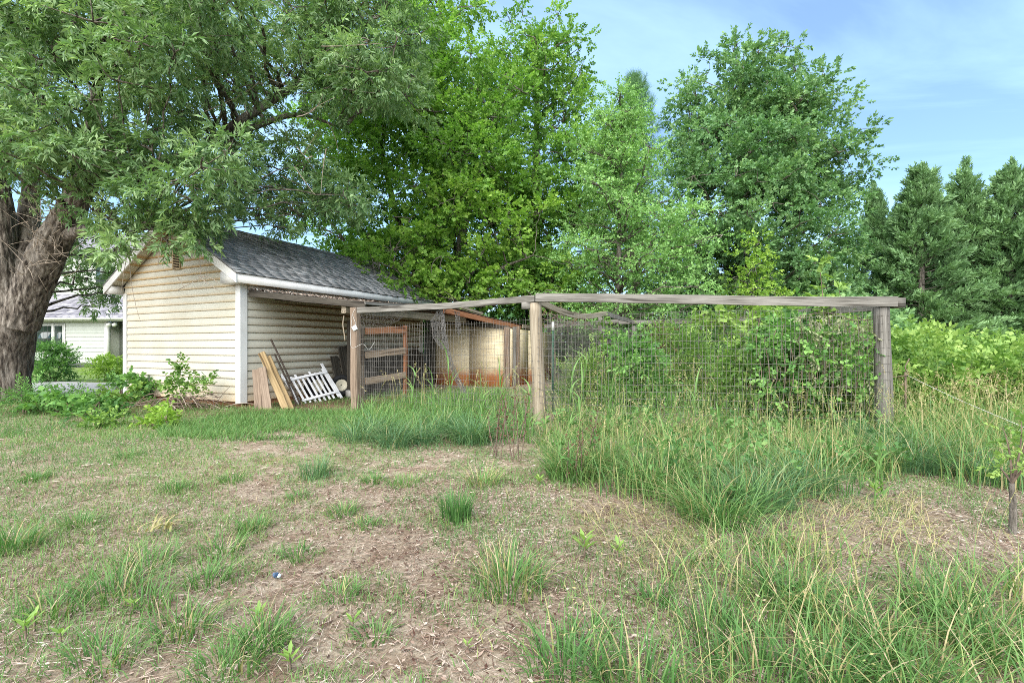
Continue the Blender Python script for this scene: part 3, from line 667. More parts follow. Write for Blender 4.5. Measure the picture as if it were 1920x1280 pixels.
board('rail', ct + Vector((-.05, .12, -.03)), W(1500, 587, 8.0), .12, .04, ZU, M['grey_wood'], run, 8)
wire_panel('wire_mesh', AP, BP + Vector((0, -.1, 0)), 1.52, 1.58, run, seed=1)
wire_panel('wire_mesh', BP + Vector((0, -.1, 0)), CP + Vector((0, -.12, 0)), 1.62, 1.66, run, seed=2)
wire_panel('wire_mesh', BP + Vector((.1, .1, 0)), DP, 1.6, 1.62, run, seed=3)
wire_panel('wire_mesh', DP, EP, 1.6, 1.62, run, seed=4)
wire_panel('wire_mesh', EP, FP, 2.0, 2.15, run, seed=5, dx=.08)
wire_panel('wire_mesh', CP + Vector((0, .1, 0)), W(1512, 650, 8.0), 1.6, 1.6, run, seed=6)
wire_panel('wire_mesh', W(1512, 650, 7.8), W(1380, 650, 8.4), 1.45, 1.45, run, seed=7, r=.0026)
# green steel stake
sp_ = W(1037, 650, 8.2); sp_.z = 0
stk = empty('steel_stake', sp_, 'green painted steel stake with white tip inside the wire fence', 'stake')
V0 = boxv(sp_ + Vector((-.022, 0, -.1)), (.044, 0, 0), (0, .006, 0), (0, 0, 1.53)); V1 = boxv(sp_ + Vector((-.004, .006, -.1)), (.008, 0, 0), (0, .035, 0), (0, 0, 1.53))
a_ = Acc(); a_.add(V0, BOXF, .5); a_.add(V1, BOXF, .5)
for k in range(20): a_.add(boxv(sp_ + Vector((-.008, -.008, .15 + k * .06)), (.016, 0, 0), (0, .008, 0), (0, 0, .012)), BOXF, .5)
make('shaft', a_.mesh(), M['green_metal'], stk)
box('painted_tip', sp_ + Vector((-.0225, -.0015, 1.43)), (.045, 0, 0), (0, .045, 0), (0, 0, .16), M['white_trim'], stk)
# gate
g0, g1 = W(679, 650, 8.85), W(760, 650, 10.0); g0.z = g1.z = 0
gate = empty('wooden_gate', g0, 'brown timber gate with four rails and wire beside the lean-to post', 'gate')
board('stile', g0 + Vector((0, 0, .04)), g0 + Vector((-.01, 0, 1.53)), .095, .04, V_, M['brown_wood'], gate, 6)
board('stile', g1 + Vector((0, 0, .03)), g1 + Vector((0, 0, 1.6)), .095, .04, V_, M['red_wood'], gate, 6)
for zr, zr2, mt in ((1.45, 1.50, 'red_wood'), (1.0, 1.07, 'gate_wood'), (.5, .56, 'gate_wood'), (.09, .10, 'tan_wood')):
    board('rail', np.array(g0 + Vector((0, 0, zr))) + V_ * .05 + U * .036, np.array(g1 + Vector((0, 0, zr2))) - V_ * .05 + U * .036, .13, .03, ZU, M[mt], gate, 6)
wire_panel('wire_mesh', g0 + Vector((-.04, .01, 0)), g1 + Vector((-.04, .01, 0)), 1.5, 1.55, gate, .03, .05, .0016, .05, .004, 9)
tg = W(663, 621, 8.5)
ta = empty('paper_tag', tg, 'small white tag tied to the lean-to post', 'tag')
box('card', tg, (.075, 0, .045), (.0, .002, 0), (-.04, 0, .075), M['paper'], ta)
tube('string', crv([tg + Vector((.02, .004, .09)), tg + Vector((.03, .0, .16)), tg + Vector((-.02, .01, .3)), tg + Vector((.03, .02, .42))], 9), .004, M['rope'], ta, 4)
tw = W(660, 625, 8.48)
tube('white_string', crv([W(660, 590, 8.5), W(657, 640, 8.47), W(662, 652, 8.47), W(680, 645, 8.46), W(692, 655, 8.5), W(703, 640, 8.5)], 40), .0032, M['rope'], None, 4)
tag(bpy.data.objects['white_string'], 'loose white cord looped over the gate and its post', 'cord')
# netting
def net_strip(name, top_pts, bot_pts, nu, nv, r, seed, label):
    g = np.random.default_rng(seed); A_ = crv(top_pts, nu); B_ = crv(bot_pts, nu); acc = Acc()
    grid = np.array([[A_[i] * (1 - j / nv) + B_[i] * (j / nv) for j in range(nv + 1)] for i in range(nu)]) + g.normal(0, .007, (nu, nv + 1, 3))
    for i in range(nu): V0, Q0 = tube_arr(grid[i], r, 3, closed=False); acc.add(V0, Q0, .5)
    for j in range(nv + 1): V0, Q0 = tube_arr(grid[:, j], r, 3, closed=False); acc.add(V0, Q0, .5)
    return tag(make(name, acc.mesh(), M['net'], None, tuple(A_[0])), label, 'netting')
net_strip('bird_netting', [W(674, 589, 8.42), W(700, 587, 8.3), W(735, 585, 8.2), W(768, 583, 8.05)], [W(676, 612, 8.45), W(700, 615, 8.35), W(738, 606, 8.25), W(766, 586, 8.1)], 40, 9, .0013, 1, 'dark netting sagging below the rail over the gate')
net_strip('bird_netting', [W(808, 600, 7.85), W(815, 590, 7.8), W(824, 580, 7.75), W(832, 584, 7.72)], [W(812, 632, 7.9), W(824, 650, 7.85), W(832, 655, 7.8), W(838, 640, 7.75)], 26, 12, .003, 2, 'bunched grey netting with dead vine hanging from the rail')
net_strip('bird_netting', [W(826, 590, 7.74), W(829, 625, 7.74), W(838, 668, 7.75), W(850, 705, 7.8), W(866, 735, 7.8)], [W(832, 590, 7.72), W(836, 625, 7.72), W(845, 668, 7.73), W(858, 700, 7.78), W(875, 735, 7.78)], 44, 7, .0045, 3, 'long twisted strip of grey netting trailing to the grass')
net_strip('bird_netting', [W(852, 583, 7.7), W(856, 585, 7.7), W(861, 583, 7.7)], [W(857, 620, 7.72), W(860, 628, 7.72), W(864, 622, 7.72)], 8, 14, .003, 4, 'short grey netting rag hanging from the middle of the rail')

# ------------------------------------------------------------------ things stored under the lean-to
def leaning(name, bot, top_, w, t, mat, label, cat, group=None):
    root = board(name, bot, top_, w, t, (1., .15, 0), mat, None, 8, .003)
    return tag(root, label, cat, group)
leaning('plank', G(487, 769), W(481, 692, 8.78), .15, .03, M['brown_wood'], 'short wide brown board leaning beside the shed corner', 'board')
leaning('plank', G(503, 770), W(491, 689, 8.74), .135, .03, M['brown_wood'], 'short reddish brown board leaning between wide board and long timbers', 'board')
leaning('timber', G(537, 769), W(491, 662, 9.0), .12, .09, M['tan_wood'], 'long tan timber leaning steepest against the shed siding', 'timber')
leaning('timber', G(547, 768), W(503, 669, 9.05), .10, .06, M['tan_wood'], 'tan timber with split top leaning behind the longest timber', 'timber')
for nm, a, b, lb in (('iron_rod', W(564, 760, 9.2), W(508, 636, 9.35), 'long thin dark iron rod leaning on the siding'), ('iron_rod', W(556, 758, 9.15), W(515, 664, 9.4), 'shorter dark iron rod leaning behind the timbers')):
    o = tube(nm, crv([a, (a + b) / 2 + Vector((.01, 0, .012)), b], 12), .017, M['iron'], None, 7); tag(o, lb, 'rod')
def picket_panel(o, ax, up, Wd, Ht, n_, label):
    """ax along the rails, up along the pickets"""
    o, ax, up = (np.array(v, float) for v in (o, ax, up)); ax /= np.linalg.norm(ax); up -= ax * up.dot(ax); up /= np.linalg.norm(up); nn = np.cross(ax, up)
    root = empty('picket_panel', o, label, 'picket fence')
    for zr in (.16, .84):
        board('rail', o + up * Ht * zr, o + up * Ht * zr + ax * Wd, .055, .025, up, M['white_paint'], root, 3)
    for k in range(n_):
        a = o + ax * (Wd * (k + .5) / n_) - nn * .022
        board('picket', a, a + up * Ht * (.93 + .05 * math.sin(k * 2.)), .045, .016, ax, M['white_paint'], root, 3)
    a = o + ax * (Wd + .0) - nn * .022
    board('end_stile', a - up * .04, a + up * (Ht * 1.16), .06, .02, ax, M['white_paint'], root, 3)
    return root
p00, p10, p01 = W(572, 760, 9.55), W(640, 742, 10.25), W(541, 704, 9.75)
picket_panel(p00, p10 - p00, p01 - p00, (p10 - p00).length, (p01 - p00).length * 1.03, 8, 'white picket fence panel tipped over in front of the tires')
e0 = W(566, 763, 9.35)
picket_panel(e0, np.array((-.40, .91, 0.)), np.array(W(529, 700, 9.45)) - np.array(e0), .8, .76, 7, 'white picket panel seen edge-on beside the iron rods')
def wheel(c, ax, R_, label):
    ax = np.array(ax, float); ax /= np.linalg.norm(ax); a = np.cross(ax, ZU); a /= np.linalg.norm(a); b = np.cross(ax, a); c = np.array(c)
    root = empty('tire', c, label, 'tire')
    def ring(name, prof, mat, n_=36):
        V = [c + (a * math.cos(t) + b * math.sin(t)) * r + ax * h for t in np.arange(n_) / n_ * 2 * math.pi for r, h in prof]; m2 = len(prof)
        Q = [(i*m2 + k, i*m2 + (k+1) % m2, ((i+1) % n_)*m2 + (k+1) % m2, ((i+1) % n_)*m2 + k) for i in range(n_) for k in range(m2)]
        return make(name, npmesh(np.array(V), np.array(Q), smooth=True), mat, root)
    ring('tread', [(R_, .05), (R_ * .97, .075), (R_ * .8, .085), (R_ * .58, .07), (R_ * .55, .04), (R_ * .55, -.04), (R_ * .58, -.07), (R_ * .8, -.085), (R_ * .97, -.075), (R_, -.05)], M['rubber'])
    ring('rim', [(R_ * .56, .05), (R_ * .45, .045), (R_ * .15, .02), (.012, .02), (.012, -.02), (R_ * .15, -.02), (R_ * .45, -.04), (R_ * .56, -.05)], M['cream_metal'])
wheel(W(594, 723, 10.3), U * .9 - V_ * .3 + ZU * .15, .255, 'black tire with cream rim lying behind the picket panel')
wheel(W(640, 722, 10.65), U * .75 - V_ * .6 + ZU * .1, .235, 'black tire leaning beside the concrete block')
cb = empty('concrete_block', W(653, 738, 10.55), 'grey concrete block on the ground by the tire', 'block')
o_ = np.array(W(648, 741, 10.5)); o_[2] = 0.0
box('web', o_, U * .2, V_ * .03, ZU * .19, M['concrete'], cb); box('web', o_ + V_ * .36, U * .2, V_ * .03, ZU * .19, M['concrete'], cb)
box('web', o_ + V_ * .18, U * .2, V_ * .03, ZU * .185, M['concrete'], cb)
box('face_shell', o_ + V_ * .03, U * .03, V_ * .33, ZU * .19, M['concrete'], cb); box('face_shell', o_ + V_ * .03 + U * .17, U * .03, V_ * .33, ZU * .188, M['concrete'], cb)

bs = empty('dark_clutter', P(.35, 3.4, 0), 'row of dark boards standing in for unidentified dark clutter inside the lean-to behind the gate', 'boards')  # boards added in place of dark clutter of unknown kind
for k in range(15):
    v0 = 2.15 + k * .235; bh = random.uniform(.85, 1.2)
    board('board', P(.42 + random.uniform(-.04, .04), v0, -.05), P(.16, v0 + random.uniform(-.03, .03), bh), .225, .03, V_, M['dark_wood'], bs, 4, .004)

# ------------------------------------------------------------------ foliage machinery
def unit(a): return a / (np.linalg.norm(a, axis=-1, keepdims=True) + 1e-9)
def frames(d, roll):
    d = unit(d); up = np.tile(np.array((0, 0, 1.)), (len(d), 1)); up[np.abs(d[:, 2]) > .97] = (1, 0, 0)
    y = unit(np.cross(up, d)); z = np.cross(d, y); c, s_ = np.cos(roll)[:, None], np.sin(roll)[:, None]
    return np.stack([d, y * c + z * s_, -y * s_ + z * c], 1)
def spray(n, L, ll, lw, seed, fwd=.6, tipbias=1.0, flat=.35, both=True, cup=.15):
    """template twig along +x carrying n leaves, each one folded quad"""
    g = np.random.default_rng(seed); out = []
    for i in range(n):
        t = ((i + .6) / n) ** tipbias; p = np.array((L * t, 0, 0)); side = 1 if i % 2 else -1
        ang = g.uniform(.35, 1.15) * (1.5 - fwd)
        if i >= n - 2: ang *= .35
        d = np.array((math.cos(ang), side * math.sin(ang), g.normal(0, flat))); d /= np.linalg.norm(d)
        sd = np.cross(np.array((0, 0, 1.)) + g.normal(0, .45, 3), d); sd /= np.linalg.norm(sd); nr = np.cross(d, sd)
        l = ll * g.uniform(.7, 1.2); w = lw * g.uniform(.75, 1.2)
        m_ = p + d * l * g.uniform(.42, .55) - nr * l * cup * .3
        out += [p, m_ + sd * w / 2 + nr * l * cup * .5, p + d * l - nr * l * cup, m_ - sd * w / 2 + nr * l * cup * .5]
    return np.array(out)
def plume(n, L, w, seed):
    """flat feathery frond (conifer)"""
    g = np.random.default_rng(seed); out = []
    for i in range(n):
        t = i / n; p = np.array((L * t * .85, 0, 0)); side = 1 if i % 2 else -1
        l = L * (.55 - .3 * t) * g.uniform(.8, 1.2); d = unit(np.array((1., side * g.uniform(.35, .9), g.normal(0, .22)))); sd = unit(np.cross(np.array((0, 0, 1.)) + g.normal(0, .5, 3), d))
        m_ = p + d * l * .4
        out += [p, m_ + sd * w / 2, p + d * l, m_ - sd * w / 2]
    return np.array(out)
def needles(n, L, w, seed):
    g = np.random.default_rng(seed); out = []
    for i in range(n):
        p = np.array((g.uniform(0, L * .6), 0, 0)); d = unit(np.array((g.uniform(.5, 1.4), g.normal(0, .7), g.normal(0, .7)))); sd = unit(np.cross(d, g.normal(0, 1, 3)))
        out += [p + sd * w * .5, p - sd * w * .5, p + d * L - sd * w * .2, p + d * L + sd * w * .2]
    return np.array(out)
TPL = {
    'willow_oak': [spray(11, .24, .128, .034, s, .7, .6, .5) for s in range(6)],
    'maple': [spray(10, .30, .098, .088, 10 + s, .35, .8, .4, cup=.2) for s in range(5)],
    'pin_oak': [spray(11, .30, .13, .075, 20 + s, .6, .7, .6) for s in range(5)],
    'ginkgo': [spray(14, .45, .062, .055, 30 + s, .3, 1.0, .7) for s in range(5)],
    'pine': [needles(26, .2, .007, 40 + s) for s in range(4)],
    'cypress': [plume(11, .46, .055, 50 + s) for s in range(5)],
    'shrub': [spray(9, .16, .055, .034, 60 + s, .5, .8, .6) for s in range(5)],
    'lime_shrub': [spray(11, .24, .08, .045, 70 + s, .5, .8, .6) for s in range(5)],
    'weed': [spray(8, .24, .095, .062, 80 + s, .3, .8, .4, cup=.25) for s in range(5)],
    'vine': [spray(6, .22, .095, .085, 90 + s, .2, .9, .5, cup=.2) for s in range(5)],
    'slim': [spray(12, .30, .07, .018, 100 + s, .7, .9, .5) for s in range(5)],
    'big_leaf': [spray(5, .2, .15, .10, 110 + s, .3, .8, .4, cup=.3) for s in range(4)],
    'wilt': [spray(7, .22, .08, .03, 120 + s, .9, .9, .3) for s in range(4)],
}
def leaves(acc, Pn, D, sp, g, smin=.75, smax=1.25, tbase=None, tvar=.16, rollvar=.6):
    N = len(Pn); tpl = TPL[sp]; pick = g.integers(0, len(tpl), N); R = frames(D, g.normal(0, rollvar, N)); S = g.uniform(smin, smax, N)
    tb = g.random(N) * .5 + .25 if tbase is None else tbase
    for k, T in enumerate(tpl):
        q = pick == k
        if not q.any(): continue
        V = Pn[q][:, None] + S[q][:, None, None] * np.einsum('mi,nij->nmj', T, R[q])
        n_, m_ = V.shape[:2]
        tt = np.repeat(tb[q], m_ // 4).reshape(n_, -1) + g.normal(0, tvar, (n_, m_ // 4)); tt = np.repeat(np.clip(tt, 0, 1), 4, axis=1)
        acc.add(V, np.arange(n_ * m_).reshape(-1, 4), tt.ravel())
def clump_sprays(clumps, g, dens, sub=(5, 9), subr=.42, droop=.25, zf=.75, out_k=1.0, tspread=.35):
    """clumps: (centre, radii); dens = sprays per m2 of clump surface. returns positions, directions, tints, boughs"""
    PP, DD, TT, SB = [], [], [], []
    for cc in clumps:
        c = np.array(cc[0], float); r = np.array(cc[1], float); R = r.mean(); ns = g.integers(*sub); dk = cc[2] if len(cc) > 2 else 1.0
        dirs = unit(g.normal(0, 1, (ns, 3)) + np.array((0, 0, .25))); subs = c + dirs * r * g.uniform(.45, .95, (ns, 1))
        tc_ = g.normal(.45, .12)
        for sb_, dr in zip(subs, dirs):
            k = max(3, int(dk * dens * 4 * (R * subr * 1.6) ** 2 * g.uniform(.7, 1.3)))
            off = unit(g.normal(0, 1, (k, 3))) * (g.random((k, 1)) ** .45) * R * subr * np.array((1.15, 1.15, zf))
            p = sb_ + off
            d = unit(unit(p - c) * .7 * out_k + unit(off) * .7 + g.normal(0, .35, (k, 3)) + np.array((0, 0, -droop)))
            # tint gets paler towards the top of each bough and clump
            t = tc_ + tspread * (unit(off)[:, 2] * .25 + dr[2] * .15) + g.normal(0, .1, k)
            PP.append(p); DD.append(d); TT.append(t); SB.append((c, sb_, R))
    return np.concatenate(PP), np.concatenate(DD), np.clip(np.concatenate(TT), .02, .98), SB
def branches(trunk_pts, trunk_rad, clumps, SB, g, rk=.018, maxr=.2, lowest=.0, sub=True):
    acc = Acc(); tp = np.array(trunk_pts); tr = np.array(trunk_rad)
    for cc in clumps:
        c = np.array(cc[0], float); dist = np.linalg.norm(tp - c, axis=1) + np.maximum(0, tp[:, 2] - (c[2] - .25 * np.linalg.norm((tp - c)[:, :2], axis=1))) * 2.2
        i = int(np.argmin(dist)); s0 = tp[i]; L = np.linalg.norm(c - s0)
        if L < .15: continue
        mid = s0 * .5 + c * .5 + np.array((0, 0, .12 * L)) + g.normal(0, .06 * L, 3)
        pth = bez(s0, mid, c, 9); pth[1:-1] += g.normal(0, .018 * L, (7, 3)); r0 = min(maxr, tr[i] * .7, rk * L + .012)
        acc.add(*tube_arr(pth, np.linspace(r0, max(.008, r0 * .28), 9), 5, closed=False), .5)
    if sub:
        for c, s_, R in SB:
            if g.random() < .5:
                pth = bez(c, (c + s_) / 2 + g.normal(0, .15 * R, 3), s_ + (s_ - c) * .3, 5); acc.add(*tube_arr(pth, np.linspace(.012 + .008 * R, .004, 5), 4, closed=False), .5)
    return acc
def tree(name, label, base, stems, clumps, sp, mat, barkmat, g, dens, group=None, cat='tree', droop=.25, smin=.75, smax=1.25, sub=(5, 9), zf=.75, subr=.42, rk=.018, sides=16, extra=None, tspread=.35, fill=0, crown_name='crown'):
    root = empty(name, base, label, cat, group)
    ta = Acc(); tp, tr = [], []
    for k, (pts, rad, n_) in enumerate(stems):
        pp = crv(pts, n_); rr = np.interp(np.linspace(0, 1, n_), np.linspace(0, 1, len(rad)), rad)
        ta.add(*tube_arr(pp, rr, sides if rr[0] > .3 else (14 if rr[0] > .1 else 8), .10 if rr[0] > .05 else 0, k * 7, .022 if rr[0] > .2 else 0), .5); tp.append(pp); tr.append(rr)
    make('trunk', ta.mesh(True), barkmat, root)
    tp, tr = np.concatenate(tp), np.concatenate(tr)
    p, d, t, SB = clump_sprays(clumps, g, dens, sub, subr, droop, zf, tspread=tspread)
    ba = branches(tp, tr, clumps, SB, g, rk)
    tag(make('branches', ba.mesh(True), barkmat, root), kind='stuff')
    acc = Acc(); leaves(acc, p, d, sp, g, smin, smax, t)
    if extra: extra(acc, g)
    make(crown_name, acc.mesh(), mat, root)
    return root
def body(base, z0, z1, prof, n, g, rmin=.5, rk=.30, back=.14, jit=.12):
    """clumps spread over a body of revolution; prof: [(t, radius)] along its height"""
    out = []; ts, rs = zip(*prof); k = 0
    while len(out) < n:
        t = g.random(); R = np.interp(t, ts, rs)
        if g.random() > (R / max(rs)) ** .8 + .12: continue
        a = k * 2.39996 + g.normal(0, .3); k += 1
        if math.sin(a) > .35 and g.random() > back: continue
        q = g.uniform(.45, .92) if g.random() < .8 else g.uniform(0, .5); cr_ = max(rmin * .6, rk * R * g.uniform(.75, 1.25)); rad = max(0, R * q - cr_ * .25)
        c = (base[0] + rad * math.cos(a), base[1] + rad * math.sin(a), z0 + (z1 - z0) * t + g.normal(0, jit))
        out.append((c, (cr_ * 1.15, cr_ * 1.15, cr_ * .85)))
    return out
def in_poly(x, y, poly):
    x = np.asarray(x); y = np.asarray(y); ins = np.zeros(x.shape, bool); j = len(poly) - 1
    for i in range(len(poly)):
        xi, yi = poly[i]; xj, yj = poly[j]
        c = ((yi > y) != (yj > y)) & (x < (xj - xi) * (y - yi) / (yj - yi + 1e-9) + xi); ins ^= c; j = i
    return ins

# ------------------------------------------------------------------ willow oak
g = np.random.default_rng(101)
ob = Vector((-10.95, 10.4, 0))
S_ = [
    ([(-11.22, 10.4, -.2), (-11.18, 10.4, .25), (-11.1, 10.38, 1.0), W(18, 600, 10.3), W(10, 540, 10.3), W(3, 470, 10.35), W(-8, 360, 10.4), W(-40, 200, 10.6), W(-90, 20, 10.9), W(-120, -200, 11.2)], [.60, .50, .44, .40, .33, .28, .25, .18, .11, .06], 150),
    ([W(36, 610, 10.25), W(60, 545, 10.2), W(92, 470, 10.1), W(125, 405, 10.0), W(150, 352, 9.9), W(168, 270, 9.8), W(185, 150, 9.6), W(208, 0, 9.4), W(225, -150, 9.3)], [.34, .33, .29, .26, .2, .12, .08, .06, .05], 110),
    ([W(128, 400, 10.0), W(165, 345, 9.9), W(250, 318, 10.0), W(340, 296, 10.3), W(402, 262, 10.5), W(470, 215, 10.8), W(560, 155, 11.2), W(640, 90, 11.6), W(720, 20, 12.)], [.2, .15, .125, .115, .115, .10, .075, .05, .03], 60),
    ([W(128, 440, 10.0), W(160, 432, 9.7), W(215, 425, 9.3), W(270, 430, 9.0)], [.13, .10, .06, .03], 20),
    ([W(118, 420, 10.0), W(165, 350, 10.6), W(240, 180, 11.4), W(330, 0, 12.2)], [.2, .16, .11, .06], 30),
    ([W(405, 262, 10.5), W(470, 240, 10.9), W(560, 215, 11.3), W(640, 240, 11.6)], [.1, .08, .05, .025], 20),
    ([W(30, 560, 10.3), W(50, 440, 10.8), W(60, 300, 11.4), W(60, 100, 12)], [.26, .2, .14, .08], 30),
]
POLY_OAK = [(-160, -120), (770, -120), (765, 20), (790, 60), (785, 140), (750, 200), (690, 215), (640, 180), (600, 200), (590, 250), (560, 265), (610, 320), (680, 375), (690, 400), (640, 420), (640, 440), (560, 400), (520, 385), (460, 370), (380, 375), (330, 390), (250, 390), (170, 330), (120, 310), (60, 290), (-160, 320)]
cl = []
tries = 0
while len(cl) < 270 and tries < 20000:
    tries += 1
    x, y = g.uniform(-160, 800), g.uniform(-120, 470)
    if not in_poly(np.array([x]), np.array([y]), POLY_OAK)[0]: continue
    Y = 7.4 + 5.2 * g.random() ** 1.3 if x < 450 else g.uniform(9.5, 13.5)
    if y > 330: Y = g.uniform(8.0, 9.6) if x < 480 else g.uniform(10.0, 12.5)
    if (x - 385) ** 2 + (y - 215) ** 2 < 40 ** 2 and Y < 12: continue       # gaps that show sky and limb
    if (x - 330) ** 2 + (y - 40) ** 2 < 45 ** 2 and g.random() < .8: continue
    if (x - 500) ** 2 + (y - 75) ** 2 < 60 ** 2 and g.random() < .7: continue
    if (x - 560) ** 2 + (y - 215) ** 2 < 50 ** 2: continue
    if (x - 470) ** 2 + (y - 235) ** 2 < 55 ** 2 and Y < 11: continue
    rr = g.uniform(.42, .72)
    if any((Vector(c[0]) - W(x, y, Y)).length < .5 for c in cl): continue
    cl.append((tuple(W(x, y, Y)), (rr, rr, rr * .75), 1.0 if x > -40 and y > -30 else .5))
low = [(175, 395, 8.6, .38), (205, 410, 8.4, .3), (245, 388, 8.5, .34), (290, 400, 8.3, .22), (325, 398, 8.4, .25), (235, 440, 8.2, .14), (195, 452, 8.3, .2), (312, 452, 8.3, .10), (375, 452, 8.4, .16), (355, 425, 8.4, .2), (215, 470, 8.1, .12), (160, 365, 8.7, .42), (400, 395, 9.2, .36), (440, 390, 9.6, .34), (385, 425, 9.0, .16), (520, 425, 10.4, .24), (480, 405, 10., .3), (600, 400, 11, .4), (650, 385, 11.3, .35), (670, 405, 11.2, .2), (560, 405, 10.8, .35), (15, 300, 8.8, .5), (70, 330, 8.9, .3), (110, 318, 8.7, .34), (30, 360, 9.8, .3),
       (120, 500, 12.8, .42), (165, 520, 12.6, .4), (205, 545, 12.6, .36), (150, 480, 12.9, .4), (195, 490, 12.5, .4), (218, 560, 12.4, .3), (100, 470, 12.9, .4), (90, 530, 13.2, .26), (180, 575, 12.5, .22), (225, 510, 12.6, .34), (200, 450, 12.6, .5), (150, 440, 12.8, .5), (75, 420, 12.6, .5)]
for x, y, Y, r in low: cl.append((tuple(W(x, y, Y)), (r, r, r * .85)))
for _ in range(26):                                                          # crown above and left of the frame
    a = g.uniform(0, 2 * math.pi); q = g.uniform(1.5, 5.5); zz_ = g.uniform(8.5, 13.5)
    x, y = ob.x + q * math.cos(a), ob.y + q * math.sin(a) + 1.5
    cl.append(((x, y, zz_), (1.0, 1.0, .8), .3))
oak = tree('willow_oak_tree', 'large willow oak with forked trunk and narrow leaves hanging over the shed', ob, S_, cl, 'willow_oak', M['willow_oak'], M['oak_bark'], g, 17, droop=.45, sub=(6, 10), sides=84, rk=.012, zf=.7, tspread=.5)
tw_ = Acc()                                                                  # dead twigs round the fork and the hanging ones
for _ in range(60):
    s0 = np.array(W(g.uniform(40, 140), g.uniform(390, 520), 9.75)); d = unit(g.normal(0, 1, 3) + np.array((-.3, -.2, .4))); L = g.uniform(.2, .7)
    tw_.add(*tube_arr(bez(s0, s0 + d * L * .5 + g.normal(0, .08, 3), s0 + d * L + g.normal(0, .12, 3), 6), np.linspace(.008, .003, 6), 4, closed=False), .5)
for a, b, c in ((W(250, 425, 8.8), W(232, 500, 8.7), W(228, 545, 8.7)), (W(245, 430, 8.7), W(236, 520, 8.6), W(262, 598, 8.6)), (W(305, 440, 8.4), W(298, 470, 8.4), W(296, 500, 8.4)), (W(372, 450, 8.6), W(376, 500, 8.6), W(376, 520, 8.6)), (W(334, 543, 8.5), W(360, 530, 8.5), W(392, 512, 8.5)), (W(376, 520, 8.6), W(395, 515, 8.55), (W(410, 532, 8.5))), (W(372, 518, 8.5), W(400, 540, 8.5), W(412, 545, 8.5)), (W(334, 520, 8.5), W(342, 532, 8.5), W(345, 537, 8.5))):
    tw_.add(*tube_arr(bez(a, b, c, 8), np.linspace(.009, .004, 8), 4, closed=False), .5)
for _ in range(46):
    x, y = g.uniform(150, 620), g.uniform(40, 330); s0 = np.array(W(x, y, g.uniform(9, 11))); d = unit(g.normal(0, 1, 3) + np.array((.5, 0, .1))); L = g.uniform(.5, 1.3)
    tw_.add(*tube_arr(bez(s0, s0 + d * L * .5 + g.normal(0, .15, 3), s0 + d * L + g.normal(0, .2, 3), 7), np.linspace(.011, .004, 7), 4, closed=False), .5)
tag(make('dead_twigs', tw_.mesh(), M['pale_twig'], oak), kind='stuff')

# ------------------------------------------------------------------ maples and the rest of the tree line
def straight(b, h, r, lean=(0, 0)): return ([b + Vector((0, 0, -.2)), b + Vector((lean[0] * .3, lean[1] * .3, h * .35)), b + Vector((lean[0] * .7, lean[1] * .7, h * .7)), b + Vector((lean[0], lean[1], h))], [r, r * .8, r * .45, r * .12], 30)
g = np.random.default_rng(202)
b1 = Vector((-3.1, 18.2, 0))
prof = [(0, 2.2), (.12, 4.2), (.35, 5.0), (.6, 4.3), (.82, 2.9), (1, .9)]
c1 = body(b1, 1.6, 16.5, prof, 125, g, .8, .23)
c1 += [(tuple(W(x, y, Y)), (r, r, r * .75)) for x, y, Y, r in ((620, 300, 17, 1.0), (610, 380, 17, .9), (640, 430, 17, .9), (600, 235, 17.5, 1.0), (660, 350, 16.8, 1.0), (690, 440, 16.5, .9), (600, 440, 18, .9), (650, 250, 17.2, 1.0), (575, 330, 18.5, .8), (560, 420, 19, .8), (640, 480, 17.5, .7))]
tree('maple_tree', 'tall bright green maple rising behind the shed roof', b1, [straight(b1, 15.5, .34, (.4, 0)), ([b1 + Vector((0, 0, 2.4)), b1 + Vector((-1.2, -.4, 6)), b1 + Vector((-2.2, -.6, 10.5))], [.2, .13, .03], 20), ([b1 + Vector((0, 0, 2.0)), b1 + Vector((1.3, -.5, 5.5)), b1 + Vector((2.4, -.8, 9.5))], [.2, .12, .03], 20), ([b1 + Vector((0, 0, 1.6)), b1 + Vector((-2.2, -1.0, 4.0)), b1 + Vector((-3.6, -1.5, 6))], [.14, .09, .02], 20)], c1, 'maple', M['maple'], M['grey_bark'], g, 8.2, group=None, droop=.1, sub=(6, 10), zf=.55, tspread=.6, rk=.014)
b2 = Vector((.95, 21.0, 0)); g = np.random.default_rng(203)
c2 = body(b2, 1.5, 15.8, [(0, 2.6), (.15, 4.6), (.4, 5.2), (.65, 4.5), (.85, 3.0), (1, .8)], 125, g, .8, .22)
c2 += [(tuple(W(x, y, Y)), (r, r, r * .7)) for x, y, Y, r in ((1010, 395, 16.2, .75), (1075, 400, 16.4, .8), (1040, 520, 16, .85), (970, 500, 16, .8), (1090, 530, 16, .7), (1000, 340, 17, .9), (1060, 340, 17, .7), (1120, 350, 17.5, .8), (990, 550, 15.6, .6), (1060, 555, 15.8, .6))]
tree('maple_tree', 'second maple with a stepped pointed top beside the feathery tree', b2, [straight(b2, 15.0, .3, (.2, 0)), ([b2 + Vector((0, 0, 2.4)), b2 + Vector((-1.2, -.3, 6)), b2 + Vector((-2.0, -.4, 10.5))], [.16, .1, .03], 20), ([b2 + Vector((0, 0, 2.0)), b2 + Vector((1.4, -.5, 5.5)), b2 + Vector((2.5, -.8, 9))], [.16, .1, .03], 20)], c2, 'maple', M['maple_dark'], M['grey_bark'], g, 7.3, droop=.05, sub=(6, 10), zf=.6, tspread=.6, rk=.014)
